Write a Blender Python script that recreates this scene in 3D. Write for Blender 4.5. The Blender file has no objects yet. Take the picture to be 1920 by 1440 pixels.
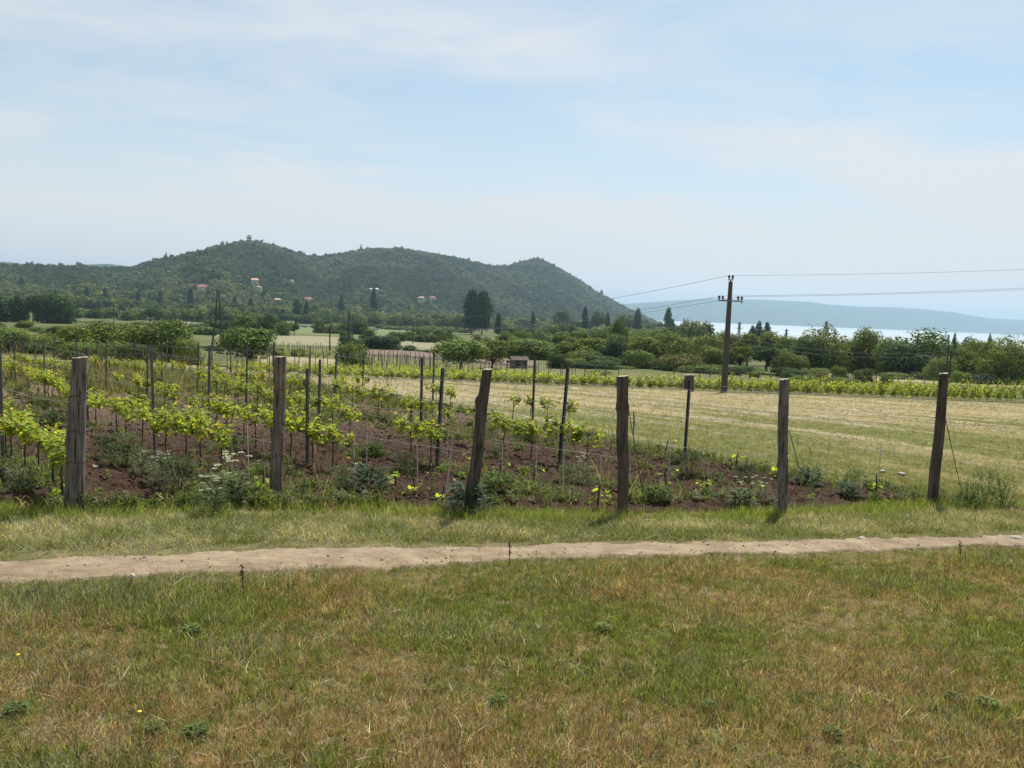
import bpy, bmesh, math, random
import numpy as np
from mathutils import Vector, Matrix, Euler

R = math.radians
rng = np.random.default_rng(7)
random.seed(7)
SC = bpy.context.scene
COL = SC.collection

# ------------------------------------------------------------------ camera, sky, sun, exposure
F = 1442.0                      # focal length in photo pixels (1920 wide)
EYE = 1.6
PITCH, ROLL = 5.62, 2.43
cam_d = bpy.data.cameras.new('camera')
cam_d.sensor_width = 36.0
cam_d.lens = 36.0 * F / 1920.0
cam_d.clip_start = 0.05
cam_d.clip_end = 40000.0
cam = bpy.data.objects.new('camera', cam_d)
COL.objects.link(cam)
CAM_R = (Euler((R(90 - PITCH), 0, 0)).to_matrix() @ Matrix.Rotation(R(ROLL), 3, 'Z'))
cam.matrix_world = Matrix.Translation((0, 0, EYE)) @ CAM_R.to_4x4()
SC.camera = cam
CR = np.array(CAM_R)

SUN_EL, SUN_AZ = 57.0, 22.0     # azimuth from the view direction towards the right
world = bpy.data.worlds.new('World')
SC.world = world
world.use_nodes = True
wt = world.node_tree
wt.nodes.clear()
w_out = wt.nodes.new('ShaderNodeOutputWorld')
w_bg = wt.nodes.new('ShaderNodeBackground')
w_sky = wt.nodes.new('ShaderNodeTexSky')
w_sky.sky_type = 'NISHITA'
w_sky.sun_disc = False
w_sky.sun_elevation = R(SUN_EL)
w_sky.sun_rotation = R(SUN_AZ)
w_sky.altitude = 150
w_sky.air_density = 1.0
w_sky.dust_density = .7
w_sky.ozone_density = 1.0
w_bg.inputs['Strength'].default_value = 0.08
# thin high cloud veil over the whole dome, laid out on a flat cloud deck
w_tc = wt.nodes.new('ShaderNodeTexCoord')
w_sep = wt.nodes.new('ShaderNodeSeparateXYZ')
wt.links.new(w_tc.outputs['Generated'], w_sep.inputs[0])
def wmath(op, a, b=None):
    n = wt.nodes.new('ShaderNodeMath'); n.operation = op
    for i, v in enumerate((a, b)):
        if v is None: continue
        if isinstance(v, (int, float)): n.inputs[i].default_value = v
        else: wt.links.new(v, n.inputs[i])
    return n.outputs[0]
w_z = wmath('MAXIMUM', w_sep.outputs[2], 0.0)
w_zz = wmath('ADD', w_z, 0.12)
w_cx = wmath('DIVIDE', w_sep.outputs[0], w_zz)
w_cy = wmath('DIVIDE', w_sep.outputs[1], w_zz)
w_comb = wt.nodes.new('ShaderNodeCombineXYZ')
wt.links.new(wmath('MULTIPLY', w_cx, 0.55), w_comb.inputs[0])
wt.links.new(wmath('MULTIPLY', w_cy, 0.9), w_comb.inputs[1])
w_comb.inputs[2].default_value = 3.7
def wnoise(scale, detail, rough, dist):
    n = wt.nodes.new('ShaderNodeTexNoise'); n.noise_dimensions = '3D'
    wt.links.new(w_comb.outputs[0], n.inputs['Vector'])
    n.inputs['Scale'].default_value = scale; n.inputs['Detail'].default_value = detail
    n.inputs['Roughness'].default_value = rough; n.inputs['Distortion'].default_value = dist
    return n.outputs['Fac']
w_n1 = wnoise(0.85, 4, 0.5, 0.4)
w_n2 = wnoise(2.6, 7, 0.58, 1.0)
w_c = wmath('ADD', wmath('MULTIPLY', w_n1, 0.75), wmath('MULTIPLY', w_n2, 0.32))
w_c = wmath('SUBTRACT', w_c, 0.47)
w_c = wmath('MULTIPLY', w_c, 2.7)
w_c = wmath('MAXIMUM', w_c, 0.0)
w_lowv = wmath('DIVIDE', 0.122, wmath('ADD', w_z, 0.03))     # longer path through the veil near the horizon
w_fac = wmath('MINIMUM', wmath('ADD', w_c, w_lowv), 0.97)
w_mix = wt.nodes.new('ShaderNodeMix'); w_mix.data_type = 'RGBA'
wt.links.new(w_fac, w_mix.inputs[0])
w_tone = wt.nodes.new('ShaderNodeMix'); w_tone.data_type = 'RGBA'; w_tone.blend_type = 'MULTIPLY'; w_tone.inputs[0].default_value = 1.0
wt.links.new(w_sky.outputs[0], w_tone.inputs[6]); w_tone.inputs[7].default_value = (.73, .98, .97, 1)
wt.links.new(w_tone.outputs[2], w_mix.inputs[6])
w_mix.inputs[7].default_value = (6.15, 6.3, 6.5, 1)
wt.links.new(w_mix.outputs[2], w_bg.inputs['Color'])
wt.links.new(w_bg.outputs[0], w_out.inputs['Surface'])

sun_d = bpy.data.lights.new('sun', 'SUN')
sun_d.energy = 4.8
sun_d.angle = R(0.6)
sun_d.color = (1.0, 0.95, 0.87)
sun = bpy.data.objects.new('sun', sun_d)
COL.objects.link(sun)
_sd = Vector((math.sin(R(SUN_AZ)) * math.cos(R(SUN_EL)), math.cos(R(SUN_AZ)) * math.cos(R(SUN_EL)), math.sin(R(SUN_EL))))
sun.rotation_euler = _sd.to_track_quat('Z', 'Y').to_euler()
sun.location = (0, 0, 60)

vs = SC.view_settings
vs.view_transform = 'Standard'
vs.look = 'None'
vs.exposure = 0.7
vs.gamma = 1.0
vs.use_curve_mapping = False
SC.render.engine = 'CYCLES'
cy = SC.cycles
cy.use_denoising = True
cy.max_bounces = 6
cy.diffuse_bounces = 3
cy.glossy_bounces = 2
cy.transmission_bounces = 4
cy.volume_bounces = 1
cy.transparent_max_bounces = 4
cy.caustics_reflective = False
cy.caustics_refractive = False

# ------------------------------------------------------------------ numbers: noise, terrain, pixels
def _hash(ix, iy, s):
    ix = ix.astype(np.uint64); iy = iy.astype(np.uint64)
    n = (ix * np.uint64(374761393) + iy * np.uint64(668265263) + np.uint64(s * 1442695040 + 12345)) & np.uint64(0xFFFFFFFF)
    n = ((n ^ (n >> np.uint64(13))) * np.uint64(1274126177)) & np.uint64(0xFFFFFFFF)
    n = n ^ (n >> np.uint64(16))
    return (n & np.uint64(0xFFFFFF)).astype(np.float64) / float(0xFFFFFF)

def vnoise(x, y, s=0):
    x = np.asarray(x, float) + 10000.0; y = np.asarray(y, float) + 10000.0
    ix = np.floor(x); iy = np.floor(y)
    fx = x - ix; fy = y - iy
    fx = fx * fx * (3 - 2 * fx); fy = fy * fy * (3 - 2 * fy)
    a = _hash(ix, iy, s); b = _hash(ix + 1, iy, s); c = _hash(ix, iy + 1, s); d = _hash(ix + 1, iy + 1, s)
    return (a + (b - a) * fx) * (1 - fy) + (c + (d - c) * fx) * fy

def fbm(x, y, s=0, oct=4, gain=0.5):
    t = 0; a = 1; w = 0; f = 1
    for o in range(oct):
        t = t + a * vnoise(np.asarray(x) * f, np.asarray(y) * f, s + o * 17); w += a; a *= gain; f *= 2.03
    return t / w

_PY = np.array([-400, -60, -10, 0, 4, 9.3, 13.5, 18, 23, 30, 42, 55, 62, 80, 100, 150, 200, 300, 500, 650, 900, 1400, 1600, 2000, 13000], float)
_PD = np.array([-18, -3.0, .75, 1.6, 2.0, 2.46, 2.86, 3.02, 3.2, 3.62, 4.5, 5.4, 5.85, 6.5, 7.2, 9.0, 10.7, 13.3, 17, 19.5, 23.6, 35, 47, 52, 62], float)

def _pchip(xk, yk):
    h = np.diff(xk); d = np.diff(yk) / h
    m = np.zeros_like(yk); m[0] = d[0]; m[-1] = d[-1]
    for i in range(1, len(xk) - 1):
        if d[i - 1] * d[i] > 0:
            w1 = 2 * h[i] + h[i - 1]; w2 = h[i] + 2 * h[i - 1]
            m[i] = (w1 + w2) / (w1 / d[i - 1] + w2 / d[i])
    def f(x):
        x = np.clip(np.asarray(x, float), xk[0], xk[-1])
        i = np.clip(np.searchsorted(xk, x) - 1, 0, len(xk) - 2)
        t = (x - xk[i]) / h[i]
        return ((1 + 2 * t) * (1 - t) ** 2 * yk[i] + t * (1 - t) ** 2 * h[i] * m[i]
                + t * t * (3 - 2 * t) * yk[i + 1] + t * t * (t - 1) * h[i] * m[i + 1])
    return f
_prof = _pchip(_PY, _PD)
LAKE_Z = -45.0

def ray(px, py):
    v = CR @ np.array([(px - 960) / F, (720 - py) / F, -1.0])
    return v
def atY(px, py, Y):
    v = ray(px, py)
    return np.array([v[0] / v[1] * Y, Y, EYE + v[2] / v[1] * Y])
def px_of(P):
    q = CR.T @ (np.asarray(P, float) - np.array([0, 0, EYE]))
    return 960 + F * q[0] / -q[2], 720 - F * q[1] / -q[2]

# the wooded hill: crest line (photo pixels, distance of the crest, distance of the foot)
_RIDGE = [(-900, 500, 1500, 700), (-300, 497, 1500, 800), (0, 497, 1500, 860), (60, 497, 1500, 860), (130, 498, 1520, 860), (200, 502, 1560, 860), (250, 500, 1600, 860), (290, 487, 1620, 860),
          (330, 479, 1640, 860), (370, 473, 1660, 860), (400, 462, 1680, 860), (440, 454, 1700, 870), (467, 452, 1700, 880), (500, 457, 1710, 900),
          (530, 465, 1720, 920), (560, 474, 1740, 940), (600, 481, 1780, 960), (630, 476, 1800, 980), (660, 470, 1830, 1000), (700, 465, 1860, 1030),
          (750, 465, 1900, 1060), (800, 473, 1950, 1100), (850, 482, 2000, 1150), (900, 493, 2060, 1200), (930, 498, 2090, 1250), (955, 497, 2130, 1300),
          (980, 490, 2170, 1350), (1000, 484, 2200, 1400), (1020, 487, 2220, 1430), (1045, 501, 2260, 1470), (1080, 520, 2320, 1520), (1110, 542, 2360, 1560),
          (1150, 563, 2420, 1650), (1200, 588, 2490, 1750), (1240, 606, 2540, 1900), (1275, 640, 2560, 2100)]
def _polar(px, py):
    v = ray(px, py)
    return math.degrees(math.atan2(v[0], v[1])), v[2] / math.hypot(v[0], v[1])
_rt = np.array([_polar(a, b)[0] for a, b, c, d in _RIDGE])
_rz = np.array([EYE + c * _polar(a, b)[1] - 8.0 for a, b, c, d in _RIDGE])
_rR = np.array([c for a, b, c, d in _RIDGE], float)
_rF = np.array([d for a, b, c, d in _RIDGE], float)
# a farther bluish ridge seen over the left shoulder
_BACK = [(-900, 495), (-200, 492), (0, 488), (30, 490), (70, 498), (110, 498), (150, 494), (200, 492), (245, 497), (300, 510), (400, 530)]
_bt = np.array([_polar(a, b)[0] for a, b in _BACK]); _bz = np.array([EYE + 3600 * _polar(a, b)[1] - 6 for a, b in _BACK])
# the hills across the lake
_FAR = [(900, 574), (1100, 571), (1180, 569), (1260, 564), (1330, 559), (1400, 561), (1460, 563), (1520, 566), (1560, 571), (1600, 574), (1680, 576),
        (1750, 581), (1800, 587), (1850, 596), (1920, 600), (2100, 607), (2600, 625), (3400, 660)]
_ft = np.array([_polar(a, b)[0] for a, b in _FAR])
_fsh = []
for a, b in _FAR:
    v = ray(a, 602 + (a - 1262) * 26 / 658.0)
    _fsh.append(min(9000.0, max(4500.0, (LAKE_Z - EYE) / min(v[2], -1e-4) * math.hypot(v[0], v[1]))))
_fsh = np.array(_fsh)
_fz = np.array([EYE + (s + 2200) * _polar(a, b)[1] for (a, b), s in zip(_FAR, _fsh)])

def smooth(s):
    s = np.clip(s, 0, 1); return s * s * (3 - 2 * s)

def H(x, y):
    x = np.asarray(x, float); y = np.asarray(y, float)
    r = np.hypot(x, y); th = np.degrees(np.arctan2(x, y))
    z = EYE - _prof(y)
    near = np.clip(1 - r / 120.0, 0, 1)
    z = z + near * ((fbm(x / 2.3, y / 2.3, 3, 3) - .5) * 0.07 + (fbm(x / 9.0, y / 9.0, 5, 2) - .5) * 0.10)
    m = r > 500
    if np.any(m):
        rr = r[m] if r.ndim else r; tt = th[m] if r.ndim else th
        base = z[m] if r.ndim else z
        Rr = np.interp(tt, _rt, _rR); Ff = np.interp(tt, _rt, _rF); zt = np.interp(tt, _rt, _rz, right=-60.0)
        s = np.clip((rr - Ff) / (Rr - Ff), 0, 1)
        k = 0.55 * smooth(s) + 0.45 * s
        bf = EYE - _prof(Ff * np.cos(np.radians(tt)))
        hz = bf + (zt - bf) * k
        hz = hz + (fbm(tt * 0.42, rr / 420.0, 11, 4) - .5) * 64 * np.sin(np.pi * s) * np.clip((zt + 50) / 120, 0, 1)
        s2 = np.clip((rr - Rr) / (Rr - Ff), 0, 1)
        hz = np.where(rr > Rr, zt + (-60 - zt) * smooth(s2), hz)
        hz = np.where(rr > Ff, hz, -99)
        # back ridge
        bz = np.interp(tt, _bt, _bz, right=-90)
        bk = -60 + (bz + 60) * np.exp(-((rr - 3600) / 700.0) ** 2)
        # far shore hills
        sh = np.interp(tt, _ft, _fsh); fz = np.interp(tt, _ft, _fz, left=-50)
        f1 = np.clip((rr - sh) / 2200.0, 0, 1); f2 = np.clip((rr - sh - 2200) / 2500.0, 0, 1)
        fh = np.where(rr > sh, LAKE_Z + (fz - LAKE_Z) * (0.35 * f1 + .65 * smooth(f1)) * (1 - 0.6 * smooth(f2)), -99)
        fh = fh + np.where(rr > sh, (fbm(tt * 0.6, rr / 600.0, 29, 3) - .5) * 50 * np.sin(np.pi * f1), 0)
        base = np.where(rr > 2600, np.minimum(base, -52), base)
        nz = np.maximum(np.maximum(base, hz), np.maximum(bk, fh))
        if r.ndim: z[m] = nz
        else: z = nz
    return z
def Hs(x, y): return float(H(np.array([x]), np.array([y]))[0])

def ground(px, py, far=3000.0):
    v = ray(px, py); v = v / math.hypot(v[0], v[1])
    t = np.geomspace(2.0, far, 2500)
    g = EYE + v[2] * t - H(v[0] * t, v[1] * t)
    i = np.argmax(g < 0)
    if g[i] >= 0: i = len(t) - 1
    a, b = t[max(i - 1, 0)], t[i]
    for _ in range(25):
        c = (a + b) / 2
        if EYE + v[2] * c - Hs(v[0] * c, v[1] * c) < 0: b = c
        else: a = c
    return np.array([v[0] * b, v[1] * b, Hs(v[0] * b, v[1] * b)])

# ------------------------------------------------------------------ object helpers
def obj(name, mesh, parent=None, mat=None, loc=None):
    if mat is not None:
        mesh.materials.clear(); mesh.materials.append(mat)
    o = bpy.data.objects.new(name, mesh)
    COL.objects.link(o)
    if parent is not None: o.parent = parent
    if loc is not None: o.location = loc
    return o
def empty(name, loc=(0, 0, 0), rz=0.0, scale=(1, 1, 1)):
    o = bpy.data.objects.new(name, None); COL.objects.link(o)
    o.empty_display_size = 0.2
    o.location = loc; o.rotation_euler = (0, 0, rz); o.scale = scale
    return o
def tag(o, label=None, cat=None, group=None, kind=None):
    if label: o['label'] = label
    if cat: o['category'] = cat
    if group: o['group'] = group
    if kind: o['kind'] = kind
    return o
def mesh_np(name, V, Fc, smooth_=False):
    """V (n,3), Fc (m,k) all faces alike"""
    V = np.asarray(V, np.float32); Fc = np.asarray(Fc, np.int32)
    me = bpy.data.meshes.new(name)
    me.vertices.add(len(V)); me.vertices.foreach_set('co', V.ravel())
    k = Fc.shape[1]
    me.loops.add(Fc.size); me.loops.foreach_set('vertex_index', Fc.ravel())
    me.polygons.add(len(Fc))
    me.polygons.foreach_set('loop_start', np.arange(0, Fc.size, k, dtype=np.int32))
    me.polygons.foreach_set('loop_total', np.full(len(Fc), k, np.int32))
    if smooth_: me.polygons.foreach_set('use_smooth', np.ones(len(Fc), bool))
    me.update(calc_edges=True)
    return me
def grid_faces(nu, nv, wrap=False):
    i = np.arange(nu - 1)[:, None]; n = nv if wrap else nv - 1
    j = np.arange(n)[None, :]; j2 = (j + 1) % nv
    return np.stack([i * nv + j, i * nv + j2, (i + 1) * nv + j2, (i + 1) * nv + j], -1).reshape(-1, 4)

class MB:
    """collects simple shapes into one mesh"""
    def __init__(s): s.v = []; s.f = []
    def add(s, v, f):
        n = len(s.v); s.v += [tuple(map(float, p)) for p in v]; s.f += [tuple(n + i for i in q) for q in f]
    def box(s, c, d, M=None):
        x, y, z = d[0] / 2, d[1] / 2, d[2] / 2
        v = [Vector((a * x, b * y, e * z)) for a in (-1, 1) for b in (-1, 1) for e in (-1, 1)]
        if M is not None: v = [M @ p for p in v]
        v = [p + Vector(c) for p in v]
        s.add(v, [(0, 1, 3, 2), (4, 6, 7, 5), (0, 4, 5, 1), (2, 3, 7, 6), (0, 2, 6, 4), (1, 5, 7, 3)])
        return s
    def tube(s, pts, rad, n=6, cap=True):
        pts = [Vector(p) for p in pts]
        if not hasattr(rad, '__len__'): rad = [rad] * len(pts)
        rings = []
        up = Vector((0.13, 0.21, 1)).normalized()
        for i, p in enumerate(pts):
            d = (pts[min(i + 1, len(pts) - 1)] - pts[max(i - 1, 0)]).normalized()
            a = d.cross(up)
            if a.length < 1e-3: a = d.cross(Vector((1, 0, 0)))
            a.normalize(); b = d.cross(a).normalized()
            rings.append([p + (a * math.cos(2 * math.pi * k / n) + b * math.sin(2 * math.pi * k / n)) * rad[i] for k in range(n)])
        v = [q for r_ in rings for q in r_]
        f = [(i * n + k, i * n + (k + 1) % n, (i + 1) * n + (k + 1) % n, (i + 1) * n + k) for i in range(len(pts) - 1) for k in range(n)]
        if cap: f += [tuple(range(n - 1, -1, -1)), tuple((len(pts) - 1) * n + k for k in range(n))]
        s.add(v, f); return s
    def mesh(s, name, smooth_=False):
        me = bpy.data.meshes.new(name); me.from_pydata(s.v, [], s.f)
        if smooth_:
            for p in me.polygons: p.use_smooth = True
        me.update(); return me
    def build(s, name, mat, parent=None, loc=None, smooth_=False):
        return obj(name, s.mesh(name, smooth_), parent, mat, loc)
def copy_tree(o, parent=None):
    c = o.copy(); COL.objects.link(c)
    if parent is not None: c.parent = parent
    for ch in list(o.children): copy_tree(ch, c)
    return c

# ------------------------------------------------------------------ materials
def new_mat(name):
    m = bpy.data.materials.new(name); m.use_nodes = True
    nt = m.node_tree; nt.nodes.clear()
    return m, nt, nt.nodes.new('ShaderNodeOutputMaterial')
class NT:
    def __init__(s, nt): s.t = nt
    def n(s, typ, **kw):
        n = s.t.nodes.new(typ)
        for k, v in kw.items(): setattr(n, k, v)
        return n
    def put(s, sock, v):
        if isinstance(v, bpy.types.NodeSocket): s.t.links.new(v, sock)
        elif isinstance(v, (tuple, list)) and len(v) == 3 and sock.type == 'RGBA': sock.default_value = (*v, 1)
        else: sock.default_value = v
    def math(s, op, a, b=0.0, clamp=False):
        n = s.n('ShaderNodeMath', operation=op, use_clamp=clamp); s.put(n.inputs[0], a); s.put(n.inputs[1], b); return n.outputs[0]
    def mix(s, f, a, b, blend='MIX'):
        n = s.n('ShaderNodeMix', data_type='RGBA', blend_type=blend); s.put(n.inputs[0], f); s.put(n.inputs[6], a); s.put(n.inputs[7], b); return n.outputs[2]
    def noise(s, vec, scale, detail=4, rough=.55, dist=0.0, w=None):
        n = s.n('ShaderNodeTexNoise')
        if vec is not None: s.put(n.inputs['Vector'], vec)
        s.put(n.inputs['Scale'], scale); s.put(n.inputs['Detail'], detail); s.put(n.inputs['Roughness'], rough); s.put(n.inputs['Distortion'], dist)
        return n.outputs['Fac']
    def ramp(s, f, stops):
        n = s.n('ShaderNodeValToRGB'); s.put(n.inputs[0], f)
        e = n.color_ramp.elements
        while len(e) > 1: e.remove(e[-1])
        for i, (p, c) in enumerate(stops):
            q = e[0] if i == 0 else e.new(p)
            q.position = p; q.color = (*c, 1) if len(c) == 3 else c
        return n.outputs[0]
    def maprange(s, v, a, b, c=0.0, d=1.0):
        n = s.n('ShaderNodeMapRange'); s.put(n.inputs[0], v)
        for i, q in enumerate((a, b, c, d)): n.inputs[i + 1].default_value = q
        return n.outputs[0]
    def mapping(s, vec, scale=(1, 1, 1), rot=(0, 0, 0), loc=(0, 0, 0)):
        n = s.n('ShaderNodeMapping'); s.put(n.inputs['Vector'], vec)
        n.inputs['Scale'].default_value = scale; n.inputs['Rotation'].default_value = rot; n.inputs['Location'].default_value = loc
        return n.outputs[0]
    def bump(s, h, strength=.5, dist=.05):
        n = s.n('ShaderNodeBump'); s.put(n.inputs['Height'], h); n.inputs['Strength'].default_value = strength; n.inputs['Distance'].default_value = dist
        return n.outputs[0]
    def bsdf(s, out, col, rough=.8, spec=.3, metal=0.0, normal=None):
        n = s.n('ShaderNodeBsdfPrincipled'); s.put(n.inputs['Base Color'], col); s.put(n.inputs['Roughness'], rough)
        n.inputs['Specular IOR Level'].default_value = spec; n.inputs['Metallic'].default_value = metal
        if normal is not None: s.put(n.inputs['Normal'], normal)
        if out is not None: s.t.links.new(n.outputs[0], out.inputs['Surface'])
        return n.outputs[0]
    def pos(s): return s.n('ShaderNodeNewGeometry').outputs['Position']
    def objc(s): return s.n('ShaderNodeTexCoord').outputs['Object']

def plain(name, col, rough=.7, spec=.3, metal=0.0, var=.25, scale=8.0, bump=.0):
    m, t, out = new_mat(name); q = NT(t)
    f = q.noise(q.objc(), scale, 5, .6)
    c = q.mix(q.math('MULTIPLY', f, 1.0), tuple(x * (1 - var) for x in col), tuple(min(1, x * (1 + var)) for x in col))
    q.bsdf(out, c, rough, spec, metal, q.bump(f, bump, .02) if bump else None)
    return m
def leafy(name, source, transl=.35, island=.35, gloss=.1, hue=0.03):
    """leaf material: colour from the object, the instance or a constant; each leaf a little different; light passes through"""
    m, t, out = new_mat(name); q = NT(t)
    if source == 'object': c = q.n('ShaderNodeObjectInfo').outputs['Color']
    elif source == 'instance':
        a = q.n('ShaderNodeAttribute', attribute_type='INSTANCER', attribute_name='tint'); c = a.outputs['Color']
    else:
        v = q.n('ShaderNodeRGB'); v.outputs[0].default_value = (*source, 1); c = v.outputs[0]
    rnd = q.n('ShaderNodeNewGeometry').outputs['Random Per Island']
    h = q.n('ShaderNodeHueSaturation')
    q.put(h.inputs['Color'], c)
    q.put(h.inputs['Value'], q.maprange(rnd, 0, 1, 1 - island, 1 + island))
    r2 = q.math('FRACT', q.math('MULTIPLY', rnd, 7.31))
    q.put(h.inputs['Hue'], q.maprange(r2, 0, 1, .5 - hue, .5 + hue))
    q.put(h.inputs['Saturation'], q.maprange(q.math('FRACT', q.math('MULTIPLY', rnd, 13.7)), 0, 1, .8, 1.08))
    col = h.outputs[0]
    b = q.bsdf(None, col, .65, gloss)
    tr = q.n('ShaderNodeBsdfTranslucent')
    q.put(tr.inputs['Color'], q.mix(1.0, col, (1.25, 1.15, .55, 1), 'MULTIPLY'))
    mx = q.n('ShaderNodeMixShader'); mx.inputs[0].default_value = transl
    t.links.new(b, mx.inputs[1]); t.links.new(tr.outputs[0], mx.inputs[2])
    t.links.new(mx.outputs[0], out.inputs['Surface'])
    return m

ROW_DEG = [42, 40.5, 39, 36.5, 36, 36]
ROWDS = [np.array([-math.sin(R(a)), math.cos(R(a))]) for a in ROW_DEG]
ROWD = np.array([-math.sin(R(38)), math.cos(R(38))])      # direction of the vine rows
ROWN = np.array([ROWD[1], -ROWD[0]])
ROW_ANG = math.atan2(ROWD[0], ROWD[1])

def mat_ground():
    m, t, out = new_mat('meadow_ground'); q = NT(t); p = q.pos()
    big = q.noise(p, .35, 5, .6); mid = q.noise(p, 2.2, 6, .65); fine = q.noise(p, 28, 5, .7)
    grass = q.ramp(mid, [(.3, (.085, .088, .032)), (.5, (.140, .125, .058)), (.68, (.23, .17, .098))])
    grass = q.mix(q.maprange(big, .4, .62), grass, (.135, .118, .052))
    grass = q.mix(q.maprange(fine, .35, .75), q.mix(.4, grass, (.05, .045, .022)), grass)
    far = q.ramp(q.noise(p, .02, 5, .6), [(.35, (.058, .076, .024)), (.5, (.085, .094, .034)), (.65, (.120, .115, .055))])
    ln = q.n('ShaderNodeVectorMath', operation='LENGTH'); q.put(ln.inputs[0], p)
    c = q.mix(q.maprange(ln.outputs['Value'], 40, 110), grass, far)
    forest = q.ramp(q.noise(p, .012, 6, .7), [(.35, (.022, .036, .014)), (.65, (.045, .062, .022))])
    c = q.mix(q.maprange(ln.outputs['Value'], 780, 900), c, forest)
    q.bsdf(out, c, .95, .1, 0, q.bump(q.math('ADD', fine, mid), .6, .04))
    return m
def mat_soil():
    m, t, out = new_mat('ploughed_soil'); q = NT(t); p = q.pos()
    f = q.noise(p, 9, 8, .72); g = q.noise(p, 60, 4, .7); b = q.noise(p, .8, 4, .6)
    c = q.ramp(f, [(.3, (.024, .013, .008)), (.5, (.060, .034, .021)), (.68, (.118, .072, .047))])
    c = q.mix(q.maprange(b, .42, .7, 0, .6), c, (.072, .046, .031))
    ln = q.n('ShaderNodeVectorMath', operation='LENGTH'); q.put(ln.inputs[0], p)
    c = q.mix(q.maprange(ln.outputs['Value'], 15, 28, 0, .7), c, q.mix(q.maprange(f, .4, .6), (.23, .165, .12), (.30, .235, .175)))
    v = q.n('ShaderNodeTexVoronoi'); q.put(v.inputs['Vector'], p); v.inputs['Scale'].default_value = 14
    q.bsdf(out, c, .95, .12, 0, q.bump(q.math('ADD', q.math('ADD', f, g), v.outputs['Distance']), .9, .05))
    return m
def mat_track():
    m, t, out = new_mat('dusty_earth'); q = NT(t); p = q.pos()
    f = q.noise(p, 3.0, 8, .7); g = q.noise(p, 45, 5, .75)
    st = q.noise(q.mapping(p, (1.0, 7.0, 1.0)), 2.2, 6, .6)
    c = q.ramp(f, [(.3, (.165, .120, .076)), (.5, (.262, .200, .134)), (.68, (.35, .278, .195))])
    c = q.mix(q.maprange(st, .5, .68, 0, .55), c, (.22, .155, .10))
    c = q.mix(q.maprange(g, .55, .72, 0, .6), c, (.17, .12, .08))
    q.bsdf(out, c, .95, .12, 0, q.bump(q.math('ADD', q.math('MULTIPLY', g, .6), q.math('ADD', f, st)), .8, .035))
    return m
def mat_mown():
    m, t, out = new_mat('mown_grass'); q = NT(t); p = q.pos()
    a = q.mapping(p, (1, 1, 1), (0, 0, SWATH_ANG))
    wob = q.noise(a, .35, 3, .5)
    s = q.n('ShaderNodeSeparateXYZ'); q.put(s.inputs[0], a)
    u = q.math('ADD', s.outputs[0], q.math('MULTIPLY', wob, .9))
    comb = q.n('ShaderNodeCombineXYZ'); q.put(comb.inputs[0], u); q.put(comb.inputs[1], q.math('MULTIPLY', s.outputs[1], .07))
    st = q.noise(comb.outputs[0], .62, 5, .66)
    mid = q.noise(p, 1.6, 6, .7); fine = q.noise(p, 30, 5, .7); big = q.noise(p, .12, 3, .5)
    green = q.ramp(mid, [(.3, (.095, .115, .030)), (.55, (.145, .152, .050)), (.72, (.22, .19, .085))])
    straw = q.ramp(mid, [(.3, (.27, .225, .145)), (.6, (.385, .325, .225)), (.75, (.46, .395, .285))])
    sy = q.n('ShaderNodeSeparateXYZ'); q.put(sy.inputs[0], p)
    dry = q.math('ADD', q.maprange(sy.outputs[1], 13, 32, -.12, .075), q.math('MULTIPLY', q.math('SUBTRACT', big, .5), .25))
    fac = q.maprange(q.math('ADD', st, dry), .455, .57)
    c = q.mix(fac, green, straw)
    c = q.mix(q.maprange(fine, .35, .7, .3, 0), c, (.07, .065, .03))
    q.bsdf(out, c, .95, .1, 0, q.bump(q.math('ADD', fine, mid), .7, .05))
    return m
def mat_field(name, c1, c2, scale=.05, stretch=(1, 6, 1)):
    m, t, out = new_mat(name); q = NT(t); p = q.pos()
    f = q.noise(q.mapping(p, stretch), scale, 6, .65); g = q.noise(p, 1.2, 4, .6)
    c = q.mix(q.maprange(f, .35, .65), c1, c2)
    c = q.mix(q.maprange(g, .4, .7, 0, .3), c, tuple(x * .5 for x in c1))
    q.bsdf(out, c, .95, .1, 0, q.bump(g, .5, .1))
    return m
def mat_wood(name, base, dark):
    m, t, out = new_mat(name); q = NT(t)
    o = q.objc()
    oi = q.n('ShaderNodeObjectInfo').outputs['Random']
    ad = q.n('ShaderNodeVectorMath', operation='ADD'); q.put(ad.inputs[0], o)
    cb = q.n('ShaderNodeCombineXYZ'); q.put(cb.inputs[2], q.math('MULTIPLY', oi, 37.0)); q.put(ad.inputs[1], cb.outputs[0])
    v = ad.outputs[0]
    grain = q.noise(q.mapping(v, (34, 34, 1.6)), 1.6, 7, .65, .3)
    blot = q.noise(q.mapping(v, (6, 6, 2.2)), 1.2, 5, .6)
    crack = q.noise(q.mapping(v, (22, 22, .55)), 1.3, 3, .5, .4)
    c = q.ramp(grain, [(.28, dark), (.5, base), (.72, tuple(min(1, x * 1.55) for x in base))])
    c = q.mix(q.maprange(blot, .4, .66, 0, .75), c, tuple(x * .55 for x in base))
    ck = q.maprange(q.math('ABSOLUTE', q.math('SUBTRACT', crack, .5)), .0, .022, 1, 0)
    c = q.mix(q.math('MULTIPLY', ck, .85), c, (.012, .010, .008))
    q.bsdf(out, c, .88, .2, 0, q.bump(q.math('SUBTRACT', grain, q.math('MULTIPLY', ck, 1.5)), .9, .012))
    return m
def mat_steel():
    m, t, out = new_mat('galvanised_steel'); q = NT(t)
    f = q.noise(q.mapping(q.objc(), (9, 9, 2)), 2.0, 6, .6)
    c = q.ramp(f, [(.3, (.075, .08, .085)), (.6, (.16, .165, .17)), (.75, (.11, .08, .06))])
    q.bsdf(out, c, q.maprange(f, .3, .7, .5, .75), .4, .45)
    return m
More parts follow.
